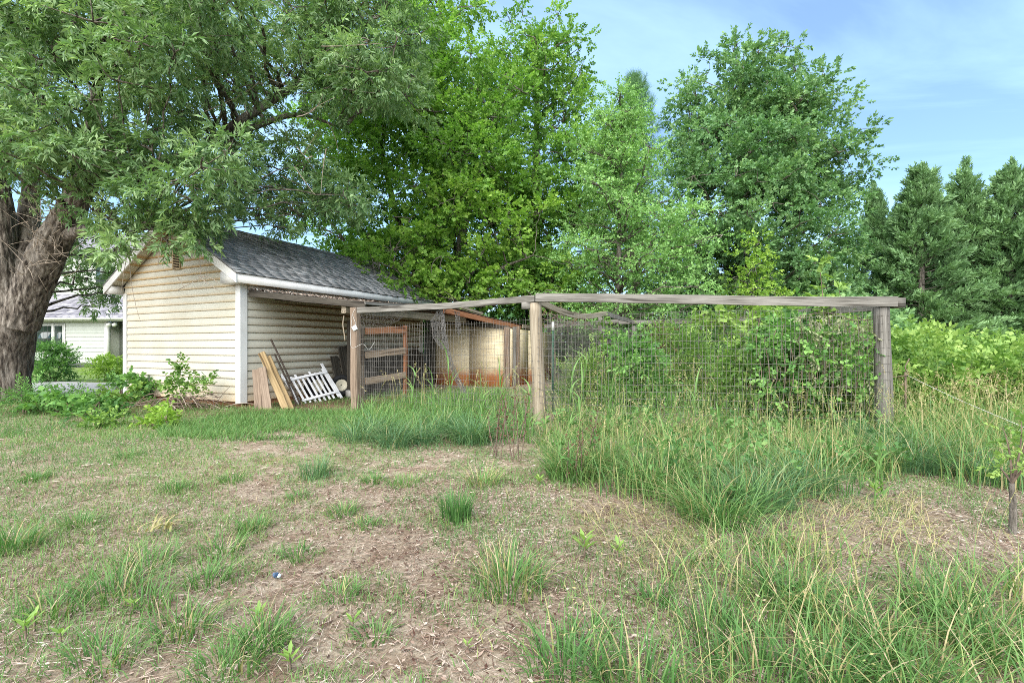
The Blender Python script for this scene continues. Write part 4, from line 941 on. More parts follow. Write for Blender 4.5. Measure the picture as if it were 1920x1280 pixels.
c7 = [(tuple(W(x, y, Y)), (r, r, r * .7)) for x, y, Y, r in ((700, 505, 13.6, .75), (760, 520, 13.8, .8), (680, 480, 14.2, .5), (735, 470, 14.2, .8), (830, 480, 14.0, .95), (880, 530, 14.2, .8), (800, 560, 13.9, .7), (745, 545, 13.7, .55), (850, 390, 14.4, .9), (790, 350, 14.6, .8), (920, 420, 14.6, .8), (770, 410, 14.4, .85), (930, 560, 14.4, .6), (830, 330, 14.6, .5), (715, 535, 13.6, .4), (660, 492, 13.9, .35), (870, 350, 14.6, .7), (900, 370, 14.6, .7), (950, 400, 14.6, .55), (960, 450, 14.5, .6), (690, 530, 13.5, .45), (900, 480, 14.2, .7), (850, 560, 14.0, .6), (790, 460, 14.1, .8), (820, 420, 14.3, .8), (950, 520, 14.4, .7), (1000, 555, 14.8, .6), (1070, 500, 15.0, .7), (1075, 545, 15, .6), (1010, 400, 15.2, .6))]
g = np.random.default_rng(210); b7 = Vector((-1.95, 17.0, 0))
tree('maple_tree', 'low spreading yellow-green maple whose boughs reach over the shed roof end', b7, [straight(b7, 6.5, .17, (.2, -1.2)), ([b7 + Vector((0, 0, 1.2)), b7 + Vector((-1.2, -1.8, 3.2)), b7 + Vector((-1.9, -3.2, 3.6))], [.1, .07, .02], 16), ([b7 + Vector((0, 0, 1.4)), b7 + Vector((1.2, -1.4, 3.4)), b7 + Vector((2.6, -2.2, 4))], [.1, .07, .02], 16)], c7, 'maple', M['maple_light'], M['grey_bark'], g, 9.5, droop=.1, sub=(6, 10), zf=.55, tspread=.6, rk=.012)
# feathery light tree with long level boughs
g = np.random.default_rng(204); b3 = Vector((3.3, 14.8, 0)); c3 = []
for k in range(64):
    t = k / 64; zz_ = 1.2 + 7.6 * t + g.normal(0, .15); L = (2.9 * (1 - t) ** .8 + .35) * g.uniform(.6, 1.1); a = k * 2.4 + g.normal(0, .3)
    for q in (.35, .7, 1.0):
        c3.append(((b3.x + L * q * math.cos(a), b3.y + L * q * math.sin(a), zz_ + .25 * q * L * .5), (.30 + .12 * L * q * .3, .30 + .1 * L * .3, .2)))
for x, y, Y in ((1200, 400, 13.6), (1240, 405, 13.2), (1280, 418, 12.9), (1305, 405, 12.7), (1250, 440, 13.2), (1290, 450, 13.0), (1325, 450, 12.7), (1355, 440, 12.5), (1275, 480, 13), (1220, 460, 13.4), (1230, 500, 13.2), (1290, 500, 13.1), (1200, 530, 13.3), (1260, 530, 13.0), (1300, 530, 13.2), (1110, 450, 13.7), (1130, 500, 13.5), (1105, 530, 13.6), (1180, 570, 13), (1230, 570, 13)):
    c3.append((tuple(W(x, y, Y)), (.42, .42, .26)))
tree('feathery_tree', 'pale green feathery tree with slim grey trunk behind the run fence', b3, [([b3 + Vector((0, 0, -.2)), b3 + Vector((0, 0, 3)), b3 + Vector((.1, 0, 6)), b3 + Vector((.05, 0, 9.3))], [.11, .09, .055, .015], 30), ([b3 + Vector((.08, 0, 5.2)), b3 + Vector((.7, 0, 6.3)), b3 + Vector((1.0, 0, 7.4))], [.04, .03, .01], 12)], c3, 'ginkgo', M['ginkgo'], M['grey_bark'], g, 15, droop=.0, sub=(4, 7), zf=.45, subr=.55, tspread=.5, rk=.010)
# pine top between the maple and the oak
g = np.random.default_rng(205); b4 = Vector((6.6, 25.5, 0)); c4 = []
for k in range(46):
    t = k / 46; zz_ = 6 + 9.2 * t; L = 2.9 * (1 - t) ** .9 + .25; a = k * 2.4
    for q in (.4, .8): c4.append(((b4.x + L * q * math.cos(a), b4.y + L * q * math.sin(a), zz_ + .3 * q), (.5, .5, .4)))
def pine_extra(acc, g):
    n_ = 260; t = g.random(n_) ** .6; p = np.stack([b4.x + g.normal(0, .9, n_) * (1.15 - t), b4.y + g.normal(0, .9, n_) * (1.15 - t), 11 + 4.6 * t], -1); d = np.stack([g.normal(0, .25, n_), g.normal(0, .25, n_), np.ones(n_)], -1)
    leaves(acc, p, d, 'pine', g, 1.4, 2.4, np.full(n_, .4))
tree('pine_tree', 'pine with upright needled shoots between maple and pin oak', b4, [straight(b4, 15.2, .22)], c4, 'pine', M['pine'], M['grey_bark'], g, 4.6, droop=-.6, sub=(3, 5), smin=1.2, smax=1.8, extra=pine_extra)
# pin oak
g = np.random.default_rng(206); b5 = Vector((10.9, 22.5, 0))
c5 = body(b5, 1.4, 14.9, [(0, 3.4), (.1, 5.3), (.25, 5.6), (.45, 5.2), (.62, 4.7), (.78, 4.1), (.9, 3.3), (1, 1.9)], 165, g, .8, .20, jit=.2)
c5 += [(tuple(W(x, y, Y)), (r, r, r * .75)) for x, y, Y, r in ((1420, 340, 17.6, .8), (1380, 330, 17.8, .7), (1450, 380, 17.6, .8), (1500, 420, 17.6, .9), (1560, 440, 18, .9), (1530, 490, 17.6, .9), (1400, 400, 17.6, .8), (1590, 400, 19, .7), (1600, 460, 19, .7), (1300, 330, 18.2, .9), (1330, 250, 18.4, .9), (1440, 250, 18.2, .9), (1350, 400, 17.8, .7), (1480, 330, 18, .8), (1550, 540, 17.6, .8))]
tree('pin_oak_tree', 'large dark green pin oak with rounded crown standing behind the run', b5, [straight(b5, 14, .38), ([b5 + Vector((0, 0, 3)), b5 + Vector((-1.5, -.3, 7)), b5 + Vector((-2.6, -.4, 11.5))], [.2, .14, .03], 20), ([b5 + Vector((0, 0, 2.5)), b5 + Vector((1.6, -.3, 6)), b5 + Vector((3.2, -.5, 9))], [.2, .12, .03], 20)], c5, 'pin_oak', M['pin_oak'], M['grey_bark'], g, 7.2, droop=-.15, sub=(6, 10), zf=.7, tspread=.6, rk=.012, smin=.8, smax=1.35)
g = np.random.default_rng(207); b6 = Vector((6.9, 13.6, 0))
c6 = body(b6, 1.0, 4.25, [(0, 1.0), (.3, 1.25), (.6, 1.0), (.85, .6), (1, .25)], 34, g, .3, .30)
tree('lime_green_sapling', 'young yellow-green tree in front of the pin oak', b6, [straight(b6, 3.8, .06)], c6, 'lime_shrub', M['lime_shrub'], M['grey_bark'], g, 14, droop=0, sub=(4, 7), tspread=.6)
# Leyland cypresses
def cypress(base, h, r, seed, label):
    g = np.random.default_rng(seed); root = empty('cypress_tree', base, label, 'tree', 'cypresses along the right boundary')
    n_ = int(66 + h * 6); PP, DD, TT = [], [], []; ba = Acc(); dead = Acc()
    for k in range(n_):
        t = (k + g.random()) / n_; zz_ = .9 + (h - .9) * t; L = (r * (1 - t) ** .95 * 1.12 * g.uniform(.72, 1.12) + .12); a = k * 2.399 + g.normal(0, .25); up = .25 + 1.3 * t * t
        if math.sin(a) > .75 and g.random() < .5: continue
        d0 = np.array((math.cos(a), math.sin(a), up * .75)); s0 = np.array((base.x, base.y, zz_ - .2 * L)); tip = s0 + d0 * L
        ba.add(*tube_arr(bez(s0, s0 + np.array((math.cos(a), math.sin(a), .1)) * L * .5, tip, 6), np.linspace(.03, .008, 6), 4, closed=False), .5)
        m_ = int(14 + 17 * L); q = g.uniform(.3, 1.08, m_) ** .8; p = s0 + d0 * L * q[:, None] + g.normal(0, 1, (m_, 3)) * np.array((.22, .22, .11)) * (.35 + L * .26)
        dd = unit(d0 * 1.0 + g.normal(0, .4, (m_, 3)) + np.array((0, 0, .25)))
        PP.append(p); DD.append(dd); TT.append(np.clip(g.normal(.42, .1) + (q - .7) * .3 + g.normal(0, .08, m_), 0, 1))
        if g.random() < .08 and t < .6:
            p2 = s0 + d0 * L * g.uniform(.3, .8, (9, 1)) + g.normal(0, .2, (9, 3)) - np.array((0, 0, .15)); leaves(dead, p2, unit(g.normal(0, 1, (9, 3))), 'cypress', g, .6, 1.0)
    for k in range(9):                                                       # extra leaders give the ragged pointed top
        a = k * 2.4; t = .52 + .4 * (k / 9); q = r * (1 - t) ** .95 * (.75 if k else 0); s0 = np.array((base.x + q * math.cos(a), base.y + q * math.sin(a), h * t)); hh_ = h * .20 * g.uniform(.7, 1.1); m_ = 95
        u = g.random(m_); rad = (.04 + .34 * (1 - u)) ; p = s0 + np.stack([g.normal(0, .6, m_) * rad, g.normal(0, .6, m_) * rad, hh_ * u], -1)
        PP.append(p); DD.append(unit(np.stack([p[:, 0] - s0[0], p[:, 1] - s0[1], np.full(m_, .35)], -1) + np.array((0, 0, .2)))); TT.append(np.clip(g.normal(.5, .1, m_), 0, 1))
    acc = Acc(); leaves(acc, np.concatenate(PP), np.concatenate(DD), 'cypress', g, .7, 1.25, np.concatenate(TT), .1, 1.0)
    V0, Q0 = tube_arr(crv([base + Vector((0, 0, -.1)), base + Vector((.05, 0, h * .5)), base + Vector((0, 0, h * .93))], 16), np.linspace(.2, .02, 16), 9)
    make('trunk', npmesh(V0, Q0, smooth=True), M['grey_bark'], root); tag(make('branches', ba.mesh(), M['grey_bark'], root), kind='stuff')
    make('crown', acc.mesh(), M['cypress'], root)
    if dead.n: make('dead_fronds', dead.mesh(), M['dead_frond'], root)
    return root
CYP = {}
def cyp(px, ytop, Y, r, kind, rot, label):
    b = W(px, 650, Y); b.z = 0; h = H + (HY - ytop) / F * Y
    if kind not in CYP:
        CYP[kind] = (cypress(b, h, r, 300 + kind, label), h, r); return
    src, h0, r0_ = CYP[kind]
    o = src.copy(); COL.objects.link(o); o.location = b; o['label'] = label; o.rotation_euler = (0, 0, rot); o.scale = (r / r0_, r / r0_, h / h0)
    for ch in src.children:
        c = ch.copy(); COL.objects.link(c); c.parent = o
cyp(1726, 328, 22.0, 2.3, 1, 0, 'cypress with the tallest pointed top in the row')
cyp(1808, 338, 22.5, 2.1, 2, 0, 'cypress with a double top beside the tallest one')
cyp(1893, 333, 21.5, 2.2, 3, 0, 'broad cypress at the end of the row behind the weeds')
cyp(1640, 372, 24.5, 1.6, 3, .7, 'slim cypress beside the pin oak, narrowest of the row')
cyp(1985, 350, 21.0, 2.2, 1, -.6, 'last cypress past the broad one in the row')
cyp(1850, 410, 24.0, 1.9, 1, .5, 'shorter cypress tucked behind two taller ones')
cyp(1683, 415, 23.2, 1.7, 2, .6, 'low cypress between the slim and the tallest one')
cyp(1766, 420, 24.0, 1.7, 3, -.5, 'hidden cypress between tallest and double-topped ones')
# distant woods and undergrowth
g = np.random.default_rng(208); wc = []
for k in range(80):
    x = g.uniform(-70, 75); y = 46 + g.uniform(0, 10) + abs(x) * .1
    if -34 < x < -12 and y < 60: y += 12
    hgt = g.uniform(4.0, 9) if x < 12 else g.uniform(3.0, 5.5)
    for q in range(2): wc.append(((x + g.normal(0, 1), y, hgt * g.uniform(.15, .8)), (2.3, 1.8, 1.8)))
p, d, t, SB = clump_sprays(wc, g, .26, (5, 8), .5, .1)
acc = Acc(); leaves(acc, p, d, 'maple', g, 6.0, 9.0, t * .7)
tag(make('distant_woods', acc.mesh(), M['pin_oak']), 'dark green distant woods behind the trees', 'woods', kind='stuff')
def bush(name, label, base, clumps, sp, mat, dens, seed, cat='bush', group=None, stems=6, **kw):
    g = np.random.default_rng(seed); root = empty(name, base, label, cat, group); sa = Acc(); base = Vector(base)
    for k in range(stems):
        c = clumps[int(g.integers(0, len(clumps)))][0]; s0 = base + Vector((g.normal(0, .1), g.normal(0, .1), -.05))
        sa.add(*tube_arr(bez(s0, Vector((s0.x * .6 + c[0] * .4, s0.y * .6 + c[1] * .4, c[2] * .6)), c, 7), np.linspace(.018, .006, 7), 5, closed=False), .5)
    make('stems', sa.mesh(), M['twig'], root)
    p, d, t, SB = clump_sprays(clumps, g, dens, kw.pop('sub', (5, 8)), kw.pop('subr', .45), kw.pop('droop', 0.), kw.pop('zf', .8), tspread=kw.pop('tspread', .5))
    p[:, 2] = np.maximum(p[:, 2], .04)
    acc = Acc(); leaves(acc, p, d, sp, g, kw.pop('smin', .75), kw.pop('smax', 1.3), t); make('foliage', acc.mesh(), mat, root); return root
def dome(px, y0, y1, Y, rpx, n, seed, k=.38):
    """clumps filling a rounded bush whose outline spans rows y1 (top) to y0 (foot)"""
    g = np.random.default_rng(seed); r = rpx * Y / F; z0 = max(0, H - (y0 - HY) / F * Y); z1 = H - (y1 - HY) / F * Y; x = (px - 960) / F * Y; out = []
    for i in range(n):
        a = g.uniform(0, 2 * math.pi); e = g.random(); q = math.sqrt(max(0, 1 - e * e)) * g.uniform(.5, .85)
        c = (x + r * q * math.cos(a), Y + r * q * math.sin(a), z0 + (z1 - z0) * e * .85); rr = r * k * g.uniform(.8, 1.2); out.append((c, (rr, rr, min(rr, (z1 - z0) * .3))))
    return out
bush('clipped_bush', 'rounded dark green bush under the house window', W(98, 716, 15.2), dome(98, 718, 640, 15.2, 40, 30, 1), 'shrub', M['shrub'], 44, 401)
bush('clipped_bush', 'low yellow-green bush between the house and the shed', W(202, 712, 15.6), dome(202, 715, 668, 15.6, 36, 24, 2), 'shrub', M['lime_shrub'], 40, 402)
M_us = M['shrub']
for k, (x, y0, y1, Y, r, lb) in enumerate(((1255, 690, 600, 16.5, 90, 'dark undergrowth bush below the feathery tree'), (1120, 690, 600, 19, 70, 'shaded bush behind the coop end'), (1390, 690, 570, 17, 90, 'dark bush at the foot of the pin oak'), (1560, 690, 560, 17.5, 120, 'leafy undergrowth bush between pin oak and cypresses'), (880, 690, 590, 20, 120, 'shaded bush behind the lean-to'), (1180, 690, 555, 22, 90, 'tall shaded thicket bush behind the feathery tree'), (1310, 690, 560, 24, 90, 'tall shaded thicket bush behind the lime green sapling'), (1020, 690, 560, 23, 80, 'tall shaded thicket bush behind the second maple'), (1640, 690, 600, 19.5, 70, 'shaded bush at the foot of the slim cypress'), (720, 690, 570, 24, 110, 'shaded undergrowth bush behind the shed'))):
    bush('undergrowth_bush', lb, W(x, 690, Y), dome(x, y0, y1, Y, r, 18, 20 + k), 'pin_oak', M['pin_oak'], 5.0, 410 + k, smin=1.0, smax=1.6)

# ------------------------------------------------------------------ grass and weeds
def blades(acc, Pn, h, w, g, bend=(.2, .8), tint=None, segs=3, az=None, tvar=.05):
    N = len(Pn)
    if N == 0: return
    h = np.broadcast_to(h, (N,)); w = np.broadcast_to(w, (N,)); az = g.uniform(0, 2 * math.pi, N) if az is None else az
    bd = g.uniform(bend[0], bend[1], N); d = np.stack([np.cos(az), np.sin(az), np.zeros(N)], -1)
    fa = az + math.pi / 2 + g.normal(0, .5, N); sd = np.stack([np.cos(fa), np.sin(fa), np.zeros(N)], -1)
    rows = []
    for j in range(segs + 1):
        s = j / segs; c = Pn + d * (h * bd * s ** 1.8)[:, None] + np.array((0, 0, 1.)) * (h * (s - .42 * bd * s ** 2.4))[:, None]
        ww = (w * (1 - .9 * s ** 1.6) * .5)[:, None] * sd; rows += [c - ww, c + ww]
    V = np.stack(rows, 1); m_ = 2 * (segs + 1)
    q = np.array([(2*j, 2*j+1, 2*j+3, 2*j+2) for j in range(segs)]); Q = (np.arange(N)[:, None, None] * m_ + q[None]).reshape(-1, 4)
    t = g.uniform(.2, .55, N) if tint is None else tint
    T = np.clip(np.repeat(t[:, None], m_, 1) + np.linspace(-.04, tvar, segs + 1).repeat(2)[None], 0, 1)
    acc.add(V, Q, T.ravel())
def seeds(acc, Pn, h, g, az, bd, tint=.9, n_=9, L=.16, sz=.016):
    """seed heads at the end of arching stems"""
    N = len(Pn)
    if N == 0: return
    d = np.stack([np.cos(az), np.sin(az), np.zeros(N)], -1)
    for k in range(n_):
        s = 1 - L / h * (1 - k / n_) * 1.0; s = np.clip(s, .3, 1.0)
        c = Pn + d * (h * bd * s ** 1.8)[:, None] + np.array((0, 0, 1.)) * (h * (s - .42 * bd * s ** 2.4))[:, None]
        dr = unit(d * .6 + g.normal(0, .55, (N, 3)) + np.array((0, 0, .35))); sd = unit(np.cross(dr, g.normal(0, 1, (N, 3)))); l = sz * g.uniform(.8, 1.8, (N, 1))
        V = np.stack([c, c + dr * l * .5 + sd * l * .18, c + dr * l, c + dr * l * .5 - sd * l * .18], 1)
        acc.add(V, np.arange(N * 4).reshape(-1, 4), np.clip(tint + g.normal(0, .05, N), 0, 1).repeat(4))
def stalks(acc, Pn, h, g, w=.0035, tint=(.6, .93), bend=(.1, .5), L=.16, sz=.016, n_=9, az=None):
    N = len(Pn); az = g.uniform(0, 2 * math.pi, N) if az is None else az; bd = g.uniform(bend[0], bend[1], N); t = g.uniform(tint[0], tint[1], N)
    d = np.stack([np.cos(az), np.sin(az), np.zeros(N)], -1); sd = np.stack([-np.sin(az), np.cos(az), np.zeros(N)], -1); segs = 5; rows = []
    for j in range(segs + 1):
        s = j / segs; c = Pn + d * (h * bd * s ** 1.8)[:, None] + np.array((0, 0, 1.)) * (h * (s - .42 * bd * s ** 2.4))[:, None]
        ww = sd * w * (1 - .5 * s) * .5; rows += [c - ww, c + ww]
    V = np.stack(rows, 1); m_ = 2 * (segs + 1); q = np.array([(2*j, 2*j+1, 2*j+3, 2*j+2) for j in range(segs)])
    acc.add(V, (np.arange(N)[:, None, None] * m_ + q[None]).reshape(-1, 4), t.repeat(m_)); seeds(acc, Pn, h, g, az, bd, np.clip(t + .05, 0, 1), n_, L, sz)
def sample_poly(poly, dens, g, clump=None):
    """ground points, uniform per square metre, inside a polygon given by photo pixels of the ground"""
    q = [G(x, max(y, 672)) for x, y in poly]; xs = [p.x for p in q]; ys = [p.y for p in q]
    n_ = int((max(xs) - min(xs)) * (max(ys) - min(ys)) * dens); x = g.uniform(min(xs), max(xs), n_); y = g.uniform(min(ys), max(ys), n_)
    ok = in_poly(x, y, [(p.x, p.y) for p in q])
    if clump: ok &= fbm(x, y, clump[0], clump[2]) > clump[1]
    x, y = x[ok], y[ok]; return np.stack([x, y, gz(x, y)], -1)
def pxy(p): return 960 + F * p[:, 0] / p[:, 1], HY + F * (H - p[:, 2]) / p[:, 1]
def clear_shed(p):
    """keep points outside the shed and driveway"""
    r = p[:, :2] - C0[:2]; u = r @ U[:2]; v = r @ V_[:2]
    ok = ~((u < .05) & (u > -WID - .05) & (v > -.02) & (v < LEN))
    ok &= ~in_poly(p[:, 0], p[:, 1], dp); return ok

g = np.random.default_rng(500)
# short lawn
def lawn_points(y0, y1, dens):
    A = 1.22 * (y1 * y1 - y0 * y0); n_ = int(A * dens); y = np.sqrt(g.uniform(y0 * y0, y1 * y1, n_)); x = g.uniform(-1.22, 1.22, n_) * y
    p = np.stack([x, y, gz(x, y)], -1); px, py = pxy(p)
    m_ = fbm(x, y, 1.5, 3) * .5 + fbm(x, y, .36, 9) * .5
    thr = np.interp(px, [0, 300, 620, 760, 1050, 1300, 1920], [.295, .31, .345, .425, .455, .445, .44])
    thr = thr + np.interp(py, [760, 800, 860, 1000, 1280], [-.12, -.05, 0, .01, .02]) * (px < 900)
    thr = thr + ((px < 330) & (py < 800)) * .12
    k = np.clip((m_ - thr) / .09, 0, 1); keep = g.random(n_) < k * .95 + .02
    keep &= clear_shed(p); return p[keep], k[keep], px[keep], py[keep]
acc = Acc()
for y0, y1, dn_, wk in ((1.35, 3.2, 3000, 1.1), (3.2, 5.5, 2300, 1.5), (5.5, 8.5, 1400, 2.2), (8.5, 13, 500, 2.7)):
    p, k, px, py = lawn_points(y0, y1, dn_)
    h = g.uniform(.022, .062, len(p)) * (.7 + .6 * k) * (1 + .5 * (py < 830)); t = .42 + (fbm(p[:, 0], p[:, 1], .9, 30) - .5) * .5 + g.normal(0, .08, len(p)); t = np.where(g.random(len(p)) < .08, g.uniform(.7, .98, len(p)), t)
    blades(acc, p, h, .0030 * wk, g, (.2, 1.1), np.clip(t, .05, 1), 2 if y0 < 3 else 1)
tag(make('short_grass', acc.mesh(), M['grass']), 'short patchy lawn grass over the yard', 'grass', kind='stuff')
# litter: straw and leaf bits lying flat
acc = Acc()
def flat(n_, y0, y1, lr, wr, tr, zr=.018, keepf=None):
    y = np.sqrt(g.uniform(y0 * y0, y1 * y1, n_)); x = g.uniform(-1.22, 1.22, n_) * y; p = np.stack([x, y, gz(x, y) + g.uniform(.002, zr, n_)], -1)
    ok = clear_shed(p)
    if keepf is not None: ok &= keepf(p)
    p = p[ok]; N = len(p); a = g.uniform(0, 2 * math.pi, N); d = np.stack([np.cos(a), np.sin(a), g.normal(0, .12, N)], -1); s_ = unit(np.cross(d, np.stack([g.normal(0, .25, N), g.normal(0, .25, N), np.ones(N)], -1)))
    l = g.uniform(*lr, (N, 1)); w = g.uniform(*wr, (N, 1)); c = p + d * l * .05
    V = np.stack([p - d * l / 2, c + s_ * w / 2 + np.array((0, 0, .1)) * w, p + d * l / 2, c - s_ * w / 2 + np.array((0, 0, .1)) * w], 1)
    t = np.clip(g.uniform(*tr, N) + (fbm(p[:, 0], p[:, 1], .6, 77) - .5) * .4, 0, 1); acc.add(V, np.arange(N * 4).reshape(-1, 4), t.repeat(4))
flat(44000, 1.35, 4.0, (.02, .10), (.0016, .0045), (.05, .85)); flat(26000, 4.0, 9.0, (.04, .13), (.003, .008), (.1, .9))
path = lambda p: g.random(len(p)) < np.interp(pxy(p)[0], [0, 500, 800, 1200, 1500, 1700, 1920], [.25, .3, .9, 1, .4, .9, 1])
flat(26000, 1.35, 4.2, (.010, .045), (.004, .014), (-.1, .8), .022, path); flat(10000, 4.2, 8, (.03, .08), (.008, .022), (.1, .9), .02, path)
mulch = lambda p: (p[:, 0] < -2.6) & (p[:, 1] > 7.6)
flat(16000, 7.4, 13, (.03, .10), (.012, .03), (-.15, .4), .05, mulch)
tag(make('leaf_litter', acc.mesh(), M['litter']), 'dry straw and leaf litter lying on the bare ground', 'litter', kind='stuff')
# golden dead straw patches
acc = Acc()
for poly, dn_, az0 in (([(1090, 960), (1330, 950), (1380, 1060), (1250, 1090), (1090, 1010)], 420, 2.9), ([(1500, 960), (1720, 930), (1760, 1040), (1560, 1080), (1430, 1040)], 380, 0.3), ([(1560, 1090), (1900, 1120), (1900, 1260), (1500, 1260)], 220, .2)):
    p = sample_poly(poly, dn_, g); n_ = len(p); blades(acc, p, g.uniform(.08, .26, n_), .004, g, (1.2, 2.0), g.uniform(.72, .98, n_), 3, g.normal(az0, .9, n_))
tag(make('flattened_straw', acc.mesh(), M['grass']), 'golden flattened straw patches by the tall grass', 'straw', kind='stuff')
# lush band in front of the shed
acc = Acc(); p = sample_poly([(290, 800), (430, 778), (640, 768), (700, 800), (640, 826), (420, 832), (300, 822)], 1150, g, (.5, .34, 5)); p = p[clear_shed(p)]; n_ = len(p)
blades(acc, p, g.uniform(.06, .17, n_) * (.5 + fbm(p[:, 0], p[:, 1], .5, 60)), .0075, g, (.3, 1.3), np.clip(g.normal(.38, .13, n_), .05, .9), 3)
tag(make('lush_grass', acc.mesh(), M['grass']), 'lush green grass band in front of the shed', 'grass', kind='stuff')
# tall grass around the run
acc = Acc(); FR = [(1000, 830), (1050, 790), (1300, 800), (1640, 812), (1720, 830), (1700, 900), (1560, 945), (1400, 960), (1260, 960), (1130, 930), (1040, 900)]
p = sample_poly(FR, 520, g, (.55, .28, 8)); n_ = len(p); hh = np.interp(p[:, 1], [3.4, 4.5, 6.2], [.30, .36, .34]) * (.55 + .9 * fbm(p[:, 0], p[:, 1], .8, 44))
blades(acc, p, hh * g.uniform(.5, 1.35, n_), .0075, g, (.25, 1.2), np.where(g.random(n_) < .24, g.uniform(.66, .95, n_), np.clip(g.normal(.40, .16, n_), .0, .7)), 4)
p = sample_poly(FR, 34, g, (.9, .4, 47)); stalks(acc, p, g.uniform(.4, .85, len(p)), g, .0045)
wp = sample_poly(FR, 16, g); wp[:, 2] += g.uniform(.08, .3, len(wp)); leaves(acc, wp, unit(g.normal(0, 1, (len(wp), 3)) + np.array((0, 0, .6))), 'weed', g, .4, .8, g.uniform(.15, .45, len(wp)), .08)
tag(make('tall_grass', acc.mesh(), M['grass']), 'tall mixed green and straw grass along the run fence', 'grass', kind='stuff')
acc = Acc(); IN = [(1040, 700), (1640, 700), (1650, 800), (1330, 796), (1050, 785)]
p = sample_poly(IN, 190, g, (.9, .28, 12)); p = p[p[:, 1] < 11.5]; n_ = len(p)
blades(acc, p, g.uniform(.3, .8, n_), .0095, g, (.15, .9), np.where(g.random(n_) < .13, g.uniform(.68, .95, n_), np.clip(g.normal(.40, .1, n_), .1, .66)), 4)
p = sample_poly([(1040, 740), (1650, 740), (1650, 815), (1050, 790)], 26, g); stalks(acc, p, g.uniform(.7, 1.15, len(p)), g, .006, sz=.022)
tag(make('run_grass', acc.mesh(), M['grass']), 'tall grass growing inside the fenced run', 'grass', kind='stuff')
acc = Acc(); RT = [(1650, 800), (1960, 740), (2050, 860), (1960, 930), (1800, 920), (1700, 880)]
p = sample_poly(RT, 300, g, (.7, .25, 14)); n_ = len(p); blades(acc, p, g.uniform(.3, .75, n_), .008, g, (.25, 1.2), np.where(g.random(n_) < .2, g.uniform(.68, .98, n_), np.clip(g.normal(.38, .1, n_), .1, .66)), 4)
p = sample_poly(RT, 42, g); stalks(acc, p, g.uniform(.6, 1.05, len(p)), g, .0045)
BR = [(1240, 1060), (1420, 1010), (1600, 1060), (1930, 1080), (1990, 1400), (1200, 1400)]
p = sample_poly(BR, 900, g, (.42, .47, 18)); n_ = len(p); blades(acc, p, g.uniform(.12, .34, n_), .0062, g, (.3, 1.4), np.where(g.random(n_) < .3, g.uniform(.7, 1.0, n_), np.clip(g.normal(.42, .1, n_), .08, .62)), 4)
p = sample_poly(BR, 60, g); stalks(acc, p, g.uniform(.25, .6, len(p)), g, .0028, (.55, .95), (.3, 1.1), .09, .009, 7)
tag(make('rough_grass', acc.mesh(), M['grass']), 'rough long grass with seed stalks at the right side', 'grass', kind='stuff')
acc = Acc(); GT = [(640, 800), (690, 766), (800, 745), (940, 740), (1000, 790), (1000, 830), (900, 835), (780, 830), (660, 832)]
p = sample_poly(GT, 330, g, (.5, .3, 24)); n_ = len(p); blades(acc, p, g.uniform(.15, .5, n_), .0105, g, (.3, 1.3), np.clip(g.normal(.42, .14, n_), .05, .8), 4)
p = sample_poly([(690, 770), (1000, 760), (1000, 800), (700, 795)], 12, g); stalks(acc, p, g.uniform(.6, 1.0, len(p)), g, .006, (.75, .95), sz=.024)
tag(make('gate_grass', acc.mesh(), M['grass']), 'long green grass growing up in front of the gate', 'grass', kind='stuff')

# single tufts
def tuft(px, py, h, r, n_, mat, tr, label, group, w=.006, dry=.1, bend=(.1, .9), stem=0, name='grass_tuft', seed=None):
    g = np.random.default_rng(int(px * 7 + py)); b = G(px, py); b.z = float(gz(b.x, b.y)); a = g.uniform(0, 2 * math.pi, n_); q = r * .45 * np.sqrt(g.random(n_)); acc = Acc()
    p = np.stack([b.x + q * np.cos(a), b.y + q * np.sin(a), np.full(n_, b.z - .005)], -1)
    t = np.where(g.random(n_) < dry, g.uniform(.75, 1, n_), g.uniform(*tr, n_))
    blades(acc, p, h * g.uniform(.55, 1.15, n_), w, g, bend, t, 4, a + g.normal(0, .6, n_))
    if stem: stalks(acc, p[:stem], h * g.uniform(1.3, 2.0, stem), g, .003, (.6, .95), (.05, .4), .12, .01)
    root = empty(name, b, label, 'grass tuft', group); tag(make('blades', acc.mesh(), mat, root), kind='stuff'); acc = Acc()
    ns = int(n_ * .9); a2 = g.uniform(0, 2 * math.pi, ns); q2 = r * (.4 + 1.1 * np.abs(g.normal(0, .5, ns))); p2 = np.stack([b.x + q2 * np.cos(a2), b.y + q2 * np.sin(a2), np.zeros(ns)], -1); p2[:, 2] = gz(p2[:, 0], p2[:, 1])
    blades(acc, p2, min(h, .2) * g.uniform(.2, .55, ns), w * .7, g, (.3, 1.4), np.clip(g.normal(.5, .14, ns), .1, 1), 2)
    tag(make('side_shoots', acc.mesh(), mat, root), kind='stuff')
OWN2 = {(885, 828): 'largest drooping blue-green tussock beside the dead dock stalks', (668, 832): 'drooping blue-green tussock at the foot of the lean-to post', (1230, 1120): 'sparse small grass clump in front of the bright broadleaf sprouts', (1060, 1255): 'long leaved grass clump in front of the spreading green and yellow tuft',
        (1070, 890): 'drooping tussock with dark dock stalks standing in it', (1640, 840): 'drooping tussock at the foot of the corner post', (1860, 900): 'drooping tussock beside the bare sapling', (1345, 975): 'drooping tussock spilling onto the golden straw',
        (1640, 935): 'broadleaf sprout at the straw edge below the corner post', (1010, 905): 'broadleaf sprout on the path near the dock stalks', (1110, 1180): 'low grass clump between the sprouts and the long leaved clumps'}
gr1 = 'green grass tufts in the straw'
